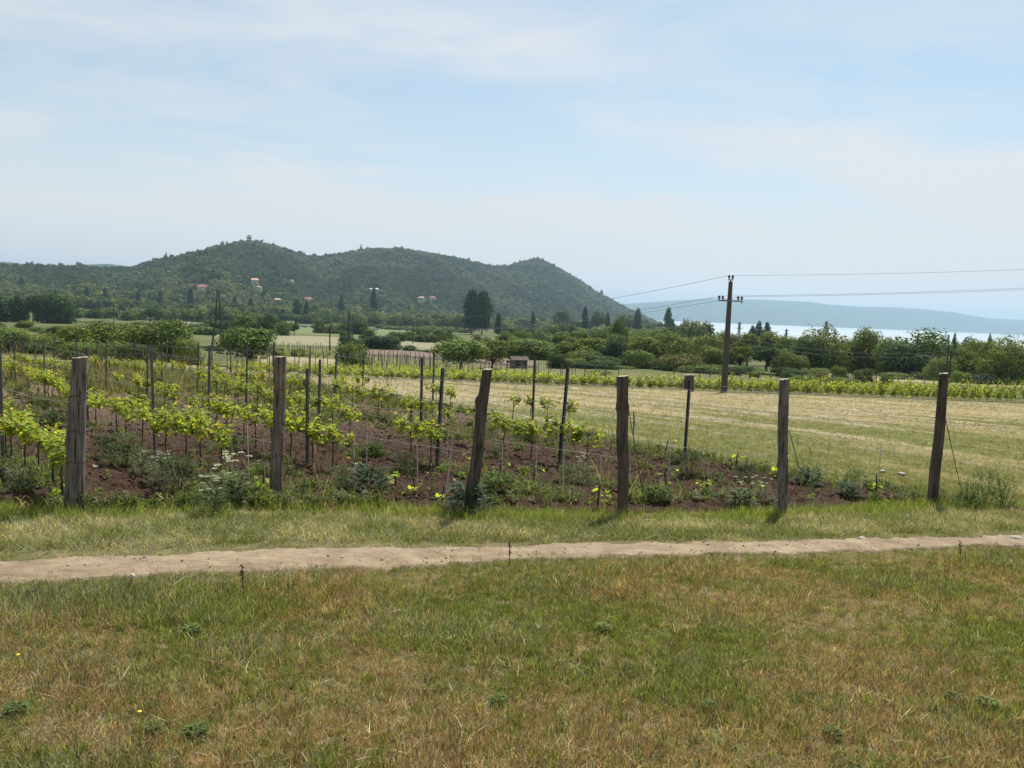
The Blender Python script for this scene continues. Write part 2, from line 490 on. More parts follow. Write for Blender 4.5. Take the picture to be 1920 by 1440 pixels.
def mat_water():
    m, t, out = new_mat('lake_water'); q = NT(t); p = q.pos()
    f = q.noise(q.mapping(p, (1, 1, 1)), .03, 4, .6)
    bands = q.noise(q.mapping(p, (.25, 1, 1)), .0022, 4, .6)
    c = q.mix(q.maprange(bands, .35, .65), (.30, .34, .335), (.38, .42, .41))
    q.bsdf(out, c, .32, .5, 0, q.bump(f, .25, 1.2))
    return m
def mat_concrete():
    return plain('pole_concrete', (.074, .064, .056), .85, .2, 0, .3, 6, .3)

SWATH_ANG = ROW_ANG * 0.9
M = {}
M['ground'] = mat_ground(); M['soil'] = mat_soil(); M['track'] = mat_track(); M['mown'] = mat_mown()
M['hay'] = mat_field('hay_stubble', (.185, .172, .100), (.235, .215, .135))
M['crop'] = mat_field('green_crop', (.10, .135, .05), (.15, .17, .07))
M['plough'] = mat_field('bare_brown_field', (.135, .098, .078), (.175, .132, .105))
M['farmtrack'] = mat_field('pale_track_grass', (.20, .18, .10), (.31, .265, .165), .4, (1, 1, 1))
M['wood'] = mat_wood('weathered_wood', (.205, .172, .148), (.042, .034, .029))
M['wood_dark'] = mat_wood('dark_weathered_wood', (.132, .100, .081), (.024, .018, .015))
M['wood_brown'] = mat_wood('brown_weathered_wood', (.245, .186, .142), (.052, .038, .029))
M['endgrain'] = plain('grey_end_grain', (.34, .29, .235), .9, .1, 0, .35, 60, .3)
M['steel'] = mat_steel()
M['wire'] = plain('steel_wire', (.30, .30, .31), .5, .4, .6, .1)
M['cable'] = plain('power_cable', (.16, .17, .18), .6, .3, .2, .1)
M['rust'] = plain('rusty_wire', (.085, .055, .045), .8, .2, 0, .3)
M['rod'] = plain('pale_rod', (.52, .46, .42), .7, .3, 0, .2)
M['bark'] = plain('bark', (.075, .058, .045), .95, .1, 0, .4, 12, .5)
M['vinebark'] = plain('vine_bark', (.060, .042, .032), .95, .1, 0, .4, 30, .5)
M['concrete'] = mat_concrete()
M['porcelain'] = plain('dark_insulator', (.035, .022, .018), .3, .5, 0, .2)
M['polesteel'] = plain('painted_steel', (.12, .125, .13), .6, .4, .3, .2)
M['water'] = mat_water()
M['crown'] = leafy('tree_leaves', 'object', .22, .45, .04)
M['vineleaf'] = leafy('vine_leaves', (.275, .335, .030), .55, .6, .2, .035)
M['grass'] = leafy('grass_blades', 'instance', .40, .6, .06, .025)
M['weedleaf'] = leafy('weed_leaves', 'object', .35, .4, .08)
M['flower'] = plain('cream_flowers', (.50, .50, .33), .8, .2, 0, .15)
M['yellow'] = plain('yellow_petals', (.65, .50, .03), .7, .2, 0, .15)
M['stone'] = plain('limestone', (.34, .30, .25), .9, .2, 0, .25, 20, .4)
M['clod'] = plain('soil_clods', (.07, .042, .028), .95, .1, 0, .45, 14, .6)

# ------------------------------------------------------------------ the lie of the land
def struct(o): return tag(o, kind='structure')
def build_ground():
    th = np.unique(np.concatenate([np.arange(-180, -48, 4.0), np.arange(-48, -38, 1.0), np.arange(-38, 38, .16), np.arange(38, 48, 1.0), np.arange(48, 180, 4.0)]))
    rr = [0.4]
    while rr[-1] < 11000:
        r = rr[-1]
        step = 0.05 + r * .021 if r < 700 else (22 if r < 2700 else r * .03)
        rr.append(r + step)
    rr = np.array(rr)
    T, RR = np.meshgrid(np.radians(th), rr)
    X = RR * np.sin(T); Y = RR * np.cos(T)
    Z = H(X.ravel(), Y.ravel()).reshape(X.shape)
    V = np.stack([X, Y, Z], -1).reshape(-1, 3)
    Fc = grid_faces(len(rr), len(th), True)
    V = np.vstack([V, [[0, 0, Hs(0, 0)]]]); c = len(V) - 1
    me = mesh_np('ground', V, Fc[:, ::-1], True)
    o = obj('ground', me, None, M['ground'])
    struct(o)
    n = len(th)
    mb = bpy.data.meshes.new('ground_patch')
    return o
build_ground()

def sheet(name, A, B, nu, nv, off, mat, wob=0.0, seed=0):
    """a sheet between two ground polylines A and B (xy), laid off metres above the terrain"""
    A = np.asarray(A, float); B = np.asarray(B, float)
    def res(P):
        d = np.r_[0, np.cumsum(np.linalg.norm(np.diff(P[:, :2], axis=0), axis=1))]; s = np.linspace(0, d[-1], nu)
        return np.stack([np.interp(s, d, P[:, 0]), np.interp(s, d, P[:, 1])], -1)
    a, b = res(A), res(B)
    if wob:
        w = np.linalg.norm(b - a, axis=1)[:, None]; n = (b - a) / np.maximum(w, 1e-6)
        a = a + n * ((fbm(a[:, 0] * 2.2, a[:, 1] * 2.2, seed, 4) - .5) * wob)[:, None]
        b = b + n * ((fbm(b[:, 0] * 2.2, b[:, 1] * 2.2, seed + 5, 4) - .5) * wob)[:, None]
    v = np.linspace(0, 1, nv); v = np.r_[0, .02, v[1:-1], .98, 1] if nv > 8 else v; nv = len(v); v = v[None, :, None]
    P = a[:, None] * (1 - v) + b[:, None] * v
    x, y = P[..., 0].ravel(), P[..., 1].ravel()
    z = (H(x, y) + off).reshape(nu, nv)
    dip = off + (.05 if off < .1 else .35)
    z[:, 0] -= dip; z[:, -1] -= dip; z[0] -= dip; z[-1] -= dip
    z = z.ravel()
    o = obj(name, mesh_np(name, np.stack([x, y, z], -1), grid_faces(nu, nv), True), None, mat)
    return struct(o)
def G(*pts): return [ground(a, b)[:2] for a, b in pts]

# end posts of the six vine rows: base pixel, top pixel
POSTS = [((139, 958), (150, 670)), ((518, 940), (527, 669)), ((880, 962), (913, 692)), ((1167, 968), (1167, 705)), ((1468, 962), (1471, 711)), ((1748, 945), (1770, 700))]
PB = [ground(*b) for b, t in POSTS]
ROW0 = np.array([p[:2] for p in PB])
# straighten the line of row ends a little: distance from the size of the posts
def post_y(x): return np.interp(x, ROW0[:, 0], ROW0[:, 1])

# dirt track in front of the vineyard
UP = G((0, 1055), (300, 1044), (600, 1029), (960, 1023), (1300, 1020), (1600, 1012), (1920, 1004))
LO = G((0, 1089), (200, 1081), (400, 1071), (700, 1061), (900, 1051), (1100, 1043), (1400, 1036), (1650, 1030), (1920, 1019))
def ext(P, d=9.0):
    P = [np.array(p) for p in P]
    a = P[0] + (P[0] - P[1]) / np.linalg.norm(P[0] - P[1]) * d; b = P[-1] + (P[-1] - P[-2]) / np.linalg.norm(P[-1] - P[-2]) * d
    return np.array([a] + P + [b])
UP, LO = ext(UP), ext(LO)
LO[:, 1] -= .12
def build_track():
    nu, nv = 1300, 34
    xs = np.linspace(LO[0, 0], LO[-1, 0], nu)
    a = np.interp(xs, LO[:, 0], LO[:, 1]) - .08; b = np.interp(xs, UP[:, 0], UP[:, 1]) + .06
    v = np.linspace(0, 1, nv); X = np.repeat(xs[:, None], nv, 1); Y = a[:, None] + (b - a)[:, None] * v[None]
    e = np.minimum(v[None] * (b - a)[:, None], (1 - v[None]) * (b - a)[:, None]) - .02
    x, y = X.ravel(), Y.ravel()
    edge = fbm(x * 3.5, y * 5, 44, 4, .6).reshape(X.shape) * .28 - .05
    up = np.clip((e - edge) / .05, -1, 1)
    rut = -.004 * np.exp(-((v[None] - .5) / .22) ** 2)
    z = H(x, y).reshape(X.shape) + .024 + np.where(up < 0, .07 * up, 0) + rut + ((fbm(x * 9, y * 9, 45, 4, .6) - .5) * .022 + (fbm(x * 1.6, y * 6, 46, 3) - .5) * .016).reshape(X.shape) * np.clip(up, 0, 1)
    struct(obj('dirt_track', mesh_np('dirt_track', np.stack([X, Y, z], -1).reshape(-1, 3), grid_faces(nu, nv), True), None, M['track']))
build_track()
def track_lo(x): return np.interp(x, LO[:, 0], LO[:, 1])
def track_up(x): return np.interp(x, UP[:, 0], UP[:, 1])

# tilled soil of the near vineyard
def build_soil():
    d0 = (ROW0[-1] - ROW0[0]); d0 /= np.linalg.norm(d0)
    A = np.vstack([ROW0[0] - d0 * 2.6, ROW0, ROW0[-1] + d0 * 0.45])
    L = np.r_[0, np.cumsum(np.linalg.norm(np.diff(A, axis=0), axis=1))]
    s = np.linspace(0, L[-1], 340); t = np.concatenate([np.arange(.12, 9, .042), np.arange(9, 27, .11)])
    bx = np.interp(s, L, A[:, 0]); by = np.interp(s, L, A[:, 1])
    X = bx[:, None] + t[None] * ROWD[0]; Y = by[:, None] + t[None] * ROWD[1]
    x, y = X.ravel(), Y.ravel()
    z = H(x, y)
    cl = fbm(x * 5.5, y * 5.5, 60, 5, .62); big = fbm(x * 1.3, y * 1.3, 61, 3)
    fade = np.minimum(1, np.minimum(np.minimum(t[None] / .5, (27 - t[None]) / 6), np.minimum((s[:, None]) / .5, (L[-1] - s[:, None]) / .2))).ravel()
    z = z + .015 + fade * (.02 + np.abs(cl - .48) * .30 + (big - .5) * .08) - (1 - fade) * .05
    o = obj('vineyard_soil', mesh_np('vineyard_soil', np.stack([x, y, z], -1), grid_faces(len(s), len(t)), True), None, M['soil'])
    struct(o)
    return A, L
SOIL_A, SOIL_L = build_soil()

# mown meadow right of the vineyard
def row6x(Y): return ROW0[-1, 0] + (Y - ROW0[-1, 1]) * ROWDS[5][0] / ROWDS[5][1]
def build_mown():
    ys = np.concatenate([np.arange(9.5, 30, .35), np.arange(30, 58, .6)])
    u = np.linspace(0, 1, 150) ** 1.3
    xl = row6x(ys) + .25
    X = xl[:, None] + (80 - xl[:, None]) * u[None]; Y = np.repeat(ys[:, None], len(u), 1)
    yend = np.interp(X, [-30, 0, 42, 80], [1.04, .93, 1.0, 1.08])
    Y = 9.5 + (Y - 9.5) * yend
    X = X + (row6x(Y) - row6x(np.repeat(ys[:, None], len(u), 1))) * (1 - u[None])
    x, y = X.ravel(), Y.ravel()
    z = H(x, y) + .012 + np.clip((y - 9.5) / 30, 0, 1) * .02
    struct(obj('mown_meadow', mesh_np('mown_meadow', np.stack([x, y, z], -1), grid_faces(len(ys), len(u)), True), None, M['mown']))
build_mown()
# far farm track at the end of the rows, and the fields behind
sheet('farm_track', [(-52, 64), (-30, 62.5), (-14, 57), (0, 52.2)], [(-52, 69), (-30, 67), (-14, 60), (0, 54.2)], 90, 6, .06, M['farmtrack'], .8, 3)
sheet('hay_field', G((400, 641), (560, 648), (700, 651), (860, 660)), G((400, 627), (560, 631), (700, 636), (860, 643)), 60, 24, .35, M['hay'], 3, 4)
sheet('crop_field', G((540, 626), (700, 632), (860, 638)), G((520, 613), (700, 618), (860, 626)), 60, 24, .5, M['crop'], 3, 4)
sheet('stubble_strip', G((300, 606), (440, 610)), G((300, 599), (440, 601)), 40, 14, .6, M['hay'], 3, 8)
sheet('bare_field', G((640, 666), (760, 670), (860, 678), (1010, 691)), G((640, 657), (760, 660), (860, 667), (1010, 681)), 70, 16, .25, M['plough'], 1.5, 6)
sheet('dry_meadow', G((480, 686), (560, 690), (640, 694)), G((480, 668), (560, 672), (640, 676)), 50, 14, .12, M['farmtrack'], 2.5, 9)
sheet('dry_verge', G((1500, 711), (1700, 718), (1930, 728)), G((1500, 699), (1700, 706), (1930, 716)), 60, 12, .15, M['farmtrack'], 2.0, 19)

# lake
def build_lake():
    rr = np.concatenate([np.linspace(1300, 3000, 12), np.linspace(3300, 10800, 14)])
    th = np.radians(np.linspace(-60, 75, 120))
    T, Rr = np.meshgrid(th, rr)
    V = np.stack([Rr * np.sin(T), Rr * np.cos(T), np.full_like(T, LAKE_Z)], -1).reshape(-1, 3)
    struct(obj('lake', mesh_np('lake', V, grid_faces(len(rr), len(th))[:, ::-1], True), None, M['water']))
build_lake()

# ------------------------------------------------------------------ scatter: ground cover nobody could count
def scatter(name, P, rot, scl, idx, tint, protos, label, cat):
    P = np.asarray(P, np.float32); n = len(P)
    me = bpy.data.meshes.new(name); me.vertices.add(n); me.vertices.foreach_set('co', P.ravel())
    def att(nm, typ, data, key):
        a = me.attributes.new(nm, typ, 'POINT'); a.data.foreach_set(key, np.ascontiguousarray(data).ravel())
    att('rot', 'FLOAT_VECTOR', np.asarray(rot, np.float32), 'vector')
    att('scl', 'FLOAT_VECTOR', np.asarray(scl, np.float32), 'vector')
    att('idx', 'INT', np.asarray(idx, np.int32), 'value')
    att('tint', 'FLOAT_VECTOR', np.asarray(tint, np.float32), 'vector')
    o = obj(name, me)
    pc = bpy.data.collections.new(name + '_kinds')
    for i, pm in enumerate(protos):
        pc.objects.link(bpy.data.objects.new(f'{name}_kind_{i:02d}', pm))
    g = bpy.data.node_groups.new(name + '_scatter', 'GeometryNodeTree')
    g.interface.new_socket('Geometry', in_out='INPUT', socket_type='NodeSocketGeometry')
    g.interface.new_socket('Geometry', in_out='OUTPUT', socket_type='NodeSocketGeometry')
    N = g.nodes; L = g.links
    gi = N.new('NodeGroupInput'); go = N.new('NodeGroupOutput')
    ip = N.new('GeometryNodeInstanceOnPoints'); ci = N.new('GeometryNodeCollectionInfo')
    ci.inputs['Collection'].default_value = pc; ci.inputs['Separate Children'].default_value = True; ci.inputs['Reset Children'].default_value = True
    def na(nm, typ):
        q = N.new('GeometryNodeInputNamedAttribute'); q.data_type = typ; q.inputs['Name'].default_value = nm
        return [s for s in q.outputs if s.enabled and s.name == 'Attribute'][0]
    er = N.new('FunctionNodeEulerToRotation')
    L.new(na('rot', 'FLOAT_VECTOR'), er.inputs[0])
    L.new(gi.outputs[0], ip.inputs['Points']); L.new(ci.outputs[0], ip.inputs['Instance'])
    ip.inputs['Pick Instance'].default_value = True
    L.new(na('idx', 'INT'), ip.inputs['Instance Index'])
    L.new(er.outputs[0], ip.inputs['Rotation']); L.new(na('scl', 'FLOAT_VECTOR'), ip.inputs['Scale'])
    L.new(ip.outputs[0], go.inputs[0])
    md = o.modifiers.new('scatter', 'NODES'); md.node_group = g
    return tag(o, label, cat, None, 'stuff')

def blade_tuft(name, n, rad, h, w, lean, curve, seed, mat, head=0.0):
    rd = random.Random(seed); v = []; f = []
    for i in range(n):
        a = rd.uniform(0, 6.283); r = rad * math.sqrt(rd.random())
        bx, by = r * math.cos(a), r * math.sin(a)
        hh = h * rd.uniform(.55, 1.15); ww = w * rd.uniform(.7, 1.3)
        la = rd.uniform(0, 6.283); ln = lean * rd.uniform(.2, 1.2); cv = curve * rd.uniform(.2, 1.3)
        dx, dy = math.cos(la), math.sin(la)
        wa = rd.uniform(0, 6.283); wx, wy = math.cos(wa) * ww, math.sin(wa) * ww
        k = len(v)
        for j, tt in enumerate((0, .4, .75, 1.0)):
            off = (ln * tt + cv * tt * tt) * hh
            z = hh * tt * math.sqrt(max(.05, 1 - min(.95, (ln * .6 + cv * .6 * tt) ** 2)))
            wd = (1, .85, .5, 0.0)[j]
            if head and j == 2: wd = 1.0
            p = (bx + dx * off, by + dy * off, z)
            if j < 3: v += [(p[0] - wx * wd, p[1] - wy * wd, p[2]), (p[0] + wx * wd, p[1] + wy * wd, p[2])]
            else: v.append(p)
        f += [(k, k + 1, k + 3, k + 2), (k + 2, k + 3, k + 5, k + 4), (k + 4, k + 5, k + 6)]
        if head and rd.random() < head:
            x0, y0, z0 = v[-1]; q = len(v); s = hh * .16; c = w * 1.9
            v += [(x0 - c, y0, z0 - s * .3), (x0, y0 - c, z0), (x0 + c, y0, z0 - s * .3), (x0, y0 + c, z0), (x0 + dx * s * .4, y0 + dy * s * .4, z0 + s), (x0, y0, z0 - s)]
            f += [(q, q + 1, q + 4), (q + 1, q + 2, q + 4), (q + 2, q + 3, q + 4), (q + 3, q, q + 4), (q + 1, q, q + 5), (q + 2, q + 1, q + 5), (q + 3, q + 2, q + 5), (q, q + 3, q + 5)]
    me = bpy.data.meshes.new(name); me.from_pydata(v, [], f); me.materials.append(mat); me.update()
    return me
def leaf_verts(p, d, up, L, W):
    """a lanceolate leaf of four facets from p along d"""
    d = Vector(d).normalized(); s = d.cross(Vector(up)).normalized() if abs(d.dot(Vector(up))) < .99 else Vector((1, 0, 0)); n = s.cross(d)
    p = Vector(p)
    return [p, p + d * L * .45 + s * W + n * W * .25, p + d * L * .5, p + d * L * .45 - s * W + n * W * .25, p + d * L - n * L * .12]
def rosette(name, n, L, W, el, seed, mat, stem=0.0):
    rd = random.Random(seed); v = []; f = []
    for i in range(n):
        a = i * 2.4 + rd.uniform(-.4, .4); e = rd.uniform(*el); z = stem * rd.random()
        d = (math.cos(a) * math.cos(e), math.sin(a) * math.cos(e), math.sin(e))
        k = len(v); l = L * rd.uniform(.6, 1.15)
        v += leaf_verts((0.01 * math.cos(a), .01 * math.sin(a), z), d, (0, 0, 1), l, W * rd.uniform(.7, 1.2))
        f += [(k, k + 1, k + 2), (k, k + 2, k + 3), (k + 1, k + 4, k + 2), (k + 2, k + 4, k + 3)]
    me = bpy.data.meshes.new(name); me.from_pydata(v, [], f); me.materials.append(mat); me.update()
    return me

g = M['grass']
TUFTS = [blade_tuft('fine_grass', 16, .055, .11, .0030, .35, .35, 1, g), blade_tuft('fine_grass', 16, .06, .13, .0028, .25, .3, 2, g),
         blade_tuft('fine_grass', 14, .06, .09, .0034, .5, .6, 3, g), blade_tuft('fine_grass', 18, .05, .10, .0028, .3, .25, 4, g),
         blade_tuft('seed_grass', 9, .06, .17, .0013, .18, .18, 5, g, .8), blade_tuft('seed_grass', 8, .07, .15, .0014, .3, .25, 6, g, .7),
         rosette('low_leaves', 9, .055, .012, (.15, .9), 7, g), rosette('low_leaves', 12, .08, .017, (.2, 1.0), 8, g),
         blade_tuft('cut_grass', 14, .09, .10, .003, 1.3, .6, 9, g), blade_tuft('cut_grass', 14, .10, .12, .0028, 1.5, .3, 10, g),
         blade_tuft('tall_grass', 16, .07, .26, .0035, .25, .45, 11, g), blade_tuft('tall_grass', 14, .08, .30, .0035, .2, .35, 12, g),
         blade_tuft('oat_grass', 8, .07, .42, .0018, .2, .25, 13, g, .9),
         blade_tuft('field_grass', 22, .22, .09, .0045, .6, .5, 14, g), blade_tuft('field_grass', 22, .25, .08, .005, .9, .5, 15, g),
         rosette('weed_leaves', 36, .060, .011, (.0, 1.2), 16, g, .09), rosette('weed_leaves', 40, .05, .008, (.0, 1.1), 17, g, .12)]

C_GREEN = np.array([.150, .172, .044]); C_BRIGHT = np.array([.185, .240, .048]); C_DRY = np.array([.43, .34, .20]); C_RED = np.array([.33, .22, .125])
C_GREY = np.array([.215, .225, .140]); C_DARK = np.array([.072, .105, .030]); C_STRAW = np.array([.52, .44, .28])
def rots(n, tilt=.12):
    return np.stack([rng.normal(0, tilt, n), rng.normal(0, tilt, n), rng.uniform(0, 6.283, n)], -1)
def scl3(s): return np.repeat(np.asarray(s)[:, None], 3, 1)
def pick(n, kinds, w):
    w = np.asarray(w, float); return np.asarray(kinds)[rng.choice(len(kinds), n, p=w / w.sum())]

def place(x, y, off=0.0): return np.stack([x, y, H(x, y) + off], -1)

# foreground meadow
def meadow():
    n = 120000
    y = rng.uniform(1.6, 8.2, n); x = rng.uniform(-1, 1, n) * (.78 * y + 1.6)
    keep = (y < track_lo(x) + .16 + (fbm(x * 2.5, y * 2.5, 90, 3) - .5) * .7) | ((rng.random(n) < .10) & (y < track_up(x)))
    x, y = x[keep], y[keep]
    dry = fbm(x * .9 + 3, y * 1.2, 91, 4, .6); lush = fbm(x * 1.4, y * 1.9 + 7, 92, 3); clump = fbm(x * 4, y * 4, 93, 3)
    yb = np.clip((y - 2.5) / 4, 0, 1)
    dryness = np.clip((dry - .50 + (.45 - yb) * .16) * 4.0 + .40, 0, 1)
    thin = rng.random(len(x)) < (.72 + .28 * (clump > .45))
    x, y, dryness, lush, clump = x[thin], y[thin], dryness[thin], lush[thin], clump[thin]
    n = len(x); q = rng.random(n)
    isdry = rng.random(n) < .14 + .62 * dryness
    idx = np.where(isdry, pick(n, [0, 2, 3, 4, 5, 8, 9], [2, 2, 2, 1.3, 1, 2.2, 1.6]), pick(n, [0, 1, 2, 3, 4, 6, 7], [3, 3, 2, 3, .5, .5, .3]))
    rose = fbm(x * 3.1 + 9, y * 3.1, 95, 3) > .68
    idx = np.where(rose & (q < .3), pick(n, [6, 7], [1, 1]), idx)
    t = np.where(isdry[:, None], C_DRY * .95 + (C_RED * np.array([1.02, 1.0, 1.0]) - C_DRY) * rng.random((n, 1)) ** .7, C_GREEN + (C_GREY - C_GREEN) * np.clip((lush - .45) * 4, 0, 1)[:, None] * .8)
    br = (~isdry) & (rng.random(n) < .28); t[br] = C_BRIGHT
    st_ = rng.random(n) < .05; t[st_] = C_STRAW; idx[st_] = 9
    dk = np.isin(idx, [6, 7]); t[dk] = C_DARK + (C_GREEN - C_DARK) * rng.random((dk.sum(), 1))
    t *= rng.uniform(.75, 1.5, (n, 1))
    s = rng.uniform(.35, .82, n) * (.55 + .7 * np.clip(lush, .2, .9)) * np.where(isdry, .85, 1.0)
    near_track = track_lo(x) - y
    s *= np.clip(.65 + near_track * .5, .6, 1)
    s[(near_track < 1.3) & (near_track > .35) & (fbm(x * 1.5, y, 97, 2) > .5)] *= 1.35
    scatter('meadow_grass', place(x, y, -.01), rots(n), scl3(s), idx, t, TUFTS, 'mixed green and dry meadow grass in front of the dirt track', 'grass')
meadow()

def verge():
    n = 21000
    x = rng.uniform(-9.5, 10.5, n)
    u, p = track_up(x), post_y(x)
    y = u - .3 + (p + .3 - u) * rng.random(n)
    e = (y - u) / np.maximum(p - u, .1)
    patch = fbm(x * 1.6, y * 2.4, 70, 4)
    tall = (e > .70 + (patch - .5) * .35)
    idx = np.where(tall, pick(n, [10, 11, 0, 12], [3, 3, 2, .03]), pick(n, [8, 9, 0, 2], [3, 3, 1.5, 1.5]))
    pale = np.clip((patch - .47) * 5 + .2 - np.clip(x, 0, 6) * .03, 0, 1)
    t = np.where(tall[:, None], C_BRIGHT * 1.1, C_GREEN * 1.2 + (C_STRAW * 1.05 - C_GREEN) * (pale * rng.uniform(.3, 1, n))[:, None])
    gr = (~tall) & (rng.random(n) < .35); t[gr] = C_GREY * 1.35
    dr = tall & (rng.random(n) < .13); t[dr] = C_DRY
    t *= rng.uniform(.75, 1.25, (n, 1))
    s = np.where(tall, rng.uniform(.3, .66, n), rng.uniform(.6, 1.05, n)) * np.where(e < .12, .6, 1)
    keep = (y > u + (fbm(x * 3, y * 3, 71, 3) - .5) * .55) & (rng.random(n) < np.where(tall, .75, 1))
    scatter('verge_grass', place(x, y, -.01)[keep], rots(n, .2)[keep], scl3(s)[keep], idx[keep], t[keep], TUFTS, 'flattened cut grass and taller green grass along the vineyard posts', 'grass')
verge()

def to_st(x, y):
    """distance along the row direction behind the line of end posts"""
    d0 = ROW0[-1] - ROW0[0]; d0 /= np.linalg.norm(d0)
    A = np.stack([d0, ROWD], 1); q = np.linalg.solve(A, np.stack([x - ROW0[0, 0], y - ROW0[0, 1]]))
    return q[0], q[1]
D0 = (ROW0[-1] - ROW0[0]) / np.linalg.norm(ROW0[-1] - ROW0[0])
ROWS_S = np.array([to_st(np.array([p[0]]), np.array([p[1]]))[0][0] for p in ROW0])

def vineyard_weeds():
    n = 60000
    s = rng.uniform(-3.5, ROWS_S[-1] + .9, n); t = rng.random(n) ** 1.25 * 52 - .1
    x = ROW0[0, 0] + D0[0] * s + ROWD[0] * t; y = ROW0[0, 1] + D0[1] * s + ROWD[1] * t
    dr = np.min(np.stack([np.abs((x - ROW0[k, 0]) * ROWDS[k][1] - (y - ROW0[k, 1]) * ROWDS[k][0]) for k in range(6)]), 0)
    st = fbm(s * .9, t * .35, 80, 4, .6); pt = fbm(s * 2.3, t * 2.0, 81, 3)
    cover = (st - .505 - .045 * np.clip((7 - t) / 4, 0, 1)) * 4.5 + (pt - .5) * 2.2 + np.clip((t - 9) / 14, 0, .62) + np.where(dr < .3, .22, -.15) + np.clip((.7 - t) * 1.1, 0, .9) + np.clip((s - ROWS_S[-1] + .9) * .5, 0, .6)
    keep = (rng.random(n) < np.clip(cover, 0.015, .95)) & (y < 58) & (x / y > -.82)
    s, t, x, y, st, pt = [a[keep] for a in (s, t, x, y, st, pt)]
    n = len(x)
    far = np.clip((t - 8) / 16, 0, 1)
    idx = pick(n, [15, 16, 7, 10, 0, 2, 12], [3.2, 3.2, 2, 1.6, 1.2, 1, .06])
    dryq = rng.random(n) < .12 + .38 * far * np.clip((pt - .3) * 3, 0, 1)
    idx = np.where(dryq, pick(n, [4, 5, 9, 12, 13], [1, 1, 2, .2, 1]), idx)
    c = np.where(dryq[:, None], C_DRY * .95, C_DARK * 1.05 + (C_BRIGHT - C_DARK) * (rng.random(n) ** 1.4)[:, None] * .8)
    gr = (~dryq) & (rng.random(n) < .25); c[gr] = C_GREY * .75
    c *= rng.uniform(.75, 1.2, (n, 1))
    sc = rng.uniform(.55, 1.25, n) * (.8 + .7 * np.clip(st, .3, .8)) * (1 + far * .9)
    scatter('vineyard_weeds', place(x, y, .03), rots(n, .15), scl3(sc), idx, c, TUFTS, 'low green weeds and dry grass growing between the vine rows', 'weeds')
vineyard_weeds()

def field_grass():
    n = 62000
    y = 9.8 + (rng.random(n) ** 1.35) * 46; xl = row6x(y) + .2
    x = xl + (np.minimum(.80 * y + 3, 60) - xl) * rng.random(n)
    u = x * math.cos(SWATH_ANG) - y * math.sin(SWATH_ANG)
    v = x * math.sin(SWATH_ANG) + y * math.cos(SWATH_ANG)
    band = fbm((u + fbm(x * .35, y * .35, 33, 2) * .9) * .62, v * .07, 34, 4, .6)
    straw = rng.random(n) < np.clip((band - .52) * 6 + .18 + np.clip((y - 20) / 50, -.2, .3), .04, .92)
    idx = np.where(straw, pick(n, [8, 9, 14], [2, 2, 1.5]), pick(n, [0, 2, 3, 13, 14], [2, 2, 2, 3, 2]))
    c = np.where(straw[:, None], C_STRAW * .95 + (C_DRY - C_STRAW) * rng.random((n, 1)) * .7, C_GREEN * 1.15 + (C_DRY * .7 - C_GREEN) * rng.random((n, 1)) ** 1.5)
    c *= rng.uniform(.8, 1.2, (n, 1))
    sc = rng.uniform(.5, .95, n) * (1 + np.clip((y - 12) / 40, 0, 1) * .7)
    sc = np.where(straw, sc, sc * .75)
    keep = y < 57
    scatter('meadow_stubble', place(x, y, .0)[keep], rots(n, .15)[keep], scl3(sc)[keep], idx[keep], c[keep], TUFTS, 'cut grass and pale hay swaths on the mown meadow', 'grass')
field_grass()

def stone_mesh(seed):
    bm = bmesh.new(); bmesh.ops.create_icosphere(bm, subdivisions=2, radius=.5); rd = random.Random(seed)
    for v_ in bm.verts:
        q = 1 + (float(vnoise(v_.co.x * 3 + seed * 7, v_.co.y * 3 + v_.co.z * 2, seed)) - .5) * .6; v_.co *= q; v_.co.z *= .45
    me = bpy.data.meshes.new('stone'); bm.to_mesh(me); bm.free(); me.materials.append(M['stone']); return me
def gravel():
    n = 900
    x = rng.uniform(-9, 10, n); lo, up = track_lo(x), track_up(x); y = lo + (up - lo) * rng.random(n)
    scatter('track_gravel', place(x, y, .022), rng.uniform(0, 6.28, (n, 3)), scl3(rng.random(n) ** 4 * .03 + .004), rng.integers(0, 4, n), np.full((n, 3), .1), [stone_mesh(30 + k) for k in range(4)], 'small loose stones lying on the dirt track', 'gravel')
def clods():
    protos = []
    for k in range(4):
        bm = bmesh.new(); bmesh.ops.create_icosphere(bm, subdivisions=1, radius=.03)
        rd = random.Random(k)
        for v_ in bm.verts: v_.co *= rd.uniform(.6, 1.3)
        for v_ in bm.verts: v_.co.z *= .75
        me = bpy.data.meshes.new('soil_clod'); bm.to_mesh(me); bm.free(); me.materials.append(M['clod']); protos.append(me)
    n = 15000
    s = rng.uniform(-2.4, ROWS_S[-1] + .1, n); t = rng.random(n) ** 1.6 * 17 + .25
    x = ROW0[0, 0] + D0[0] * s + ROWD[0] * t; y = ROW0[0, 1] + D0[1] * s + ROWD[1] * t
    sc = rng.uniform(.35, 1.0, n) * np.where(rng.random(n) < .10, 2.0, 1)
    scatter('soil_clods', place(x, y, .055), rng.uniform(0, 6.28, (n, 3)), scl3(sc), rng.integers(0, 4, n), np.full((n, 3), .1), protos, 'loose brown clods on the tilled vineyard soil', 'soil')
clods()
gravel()

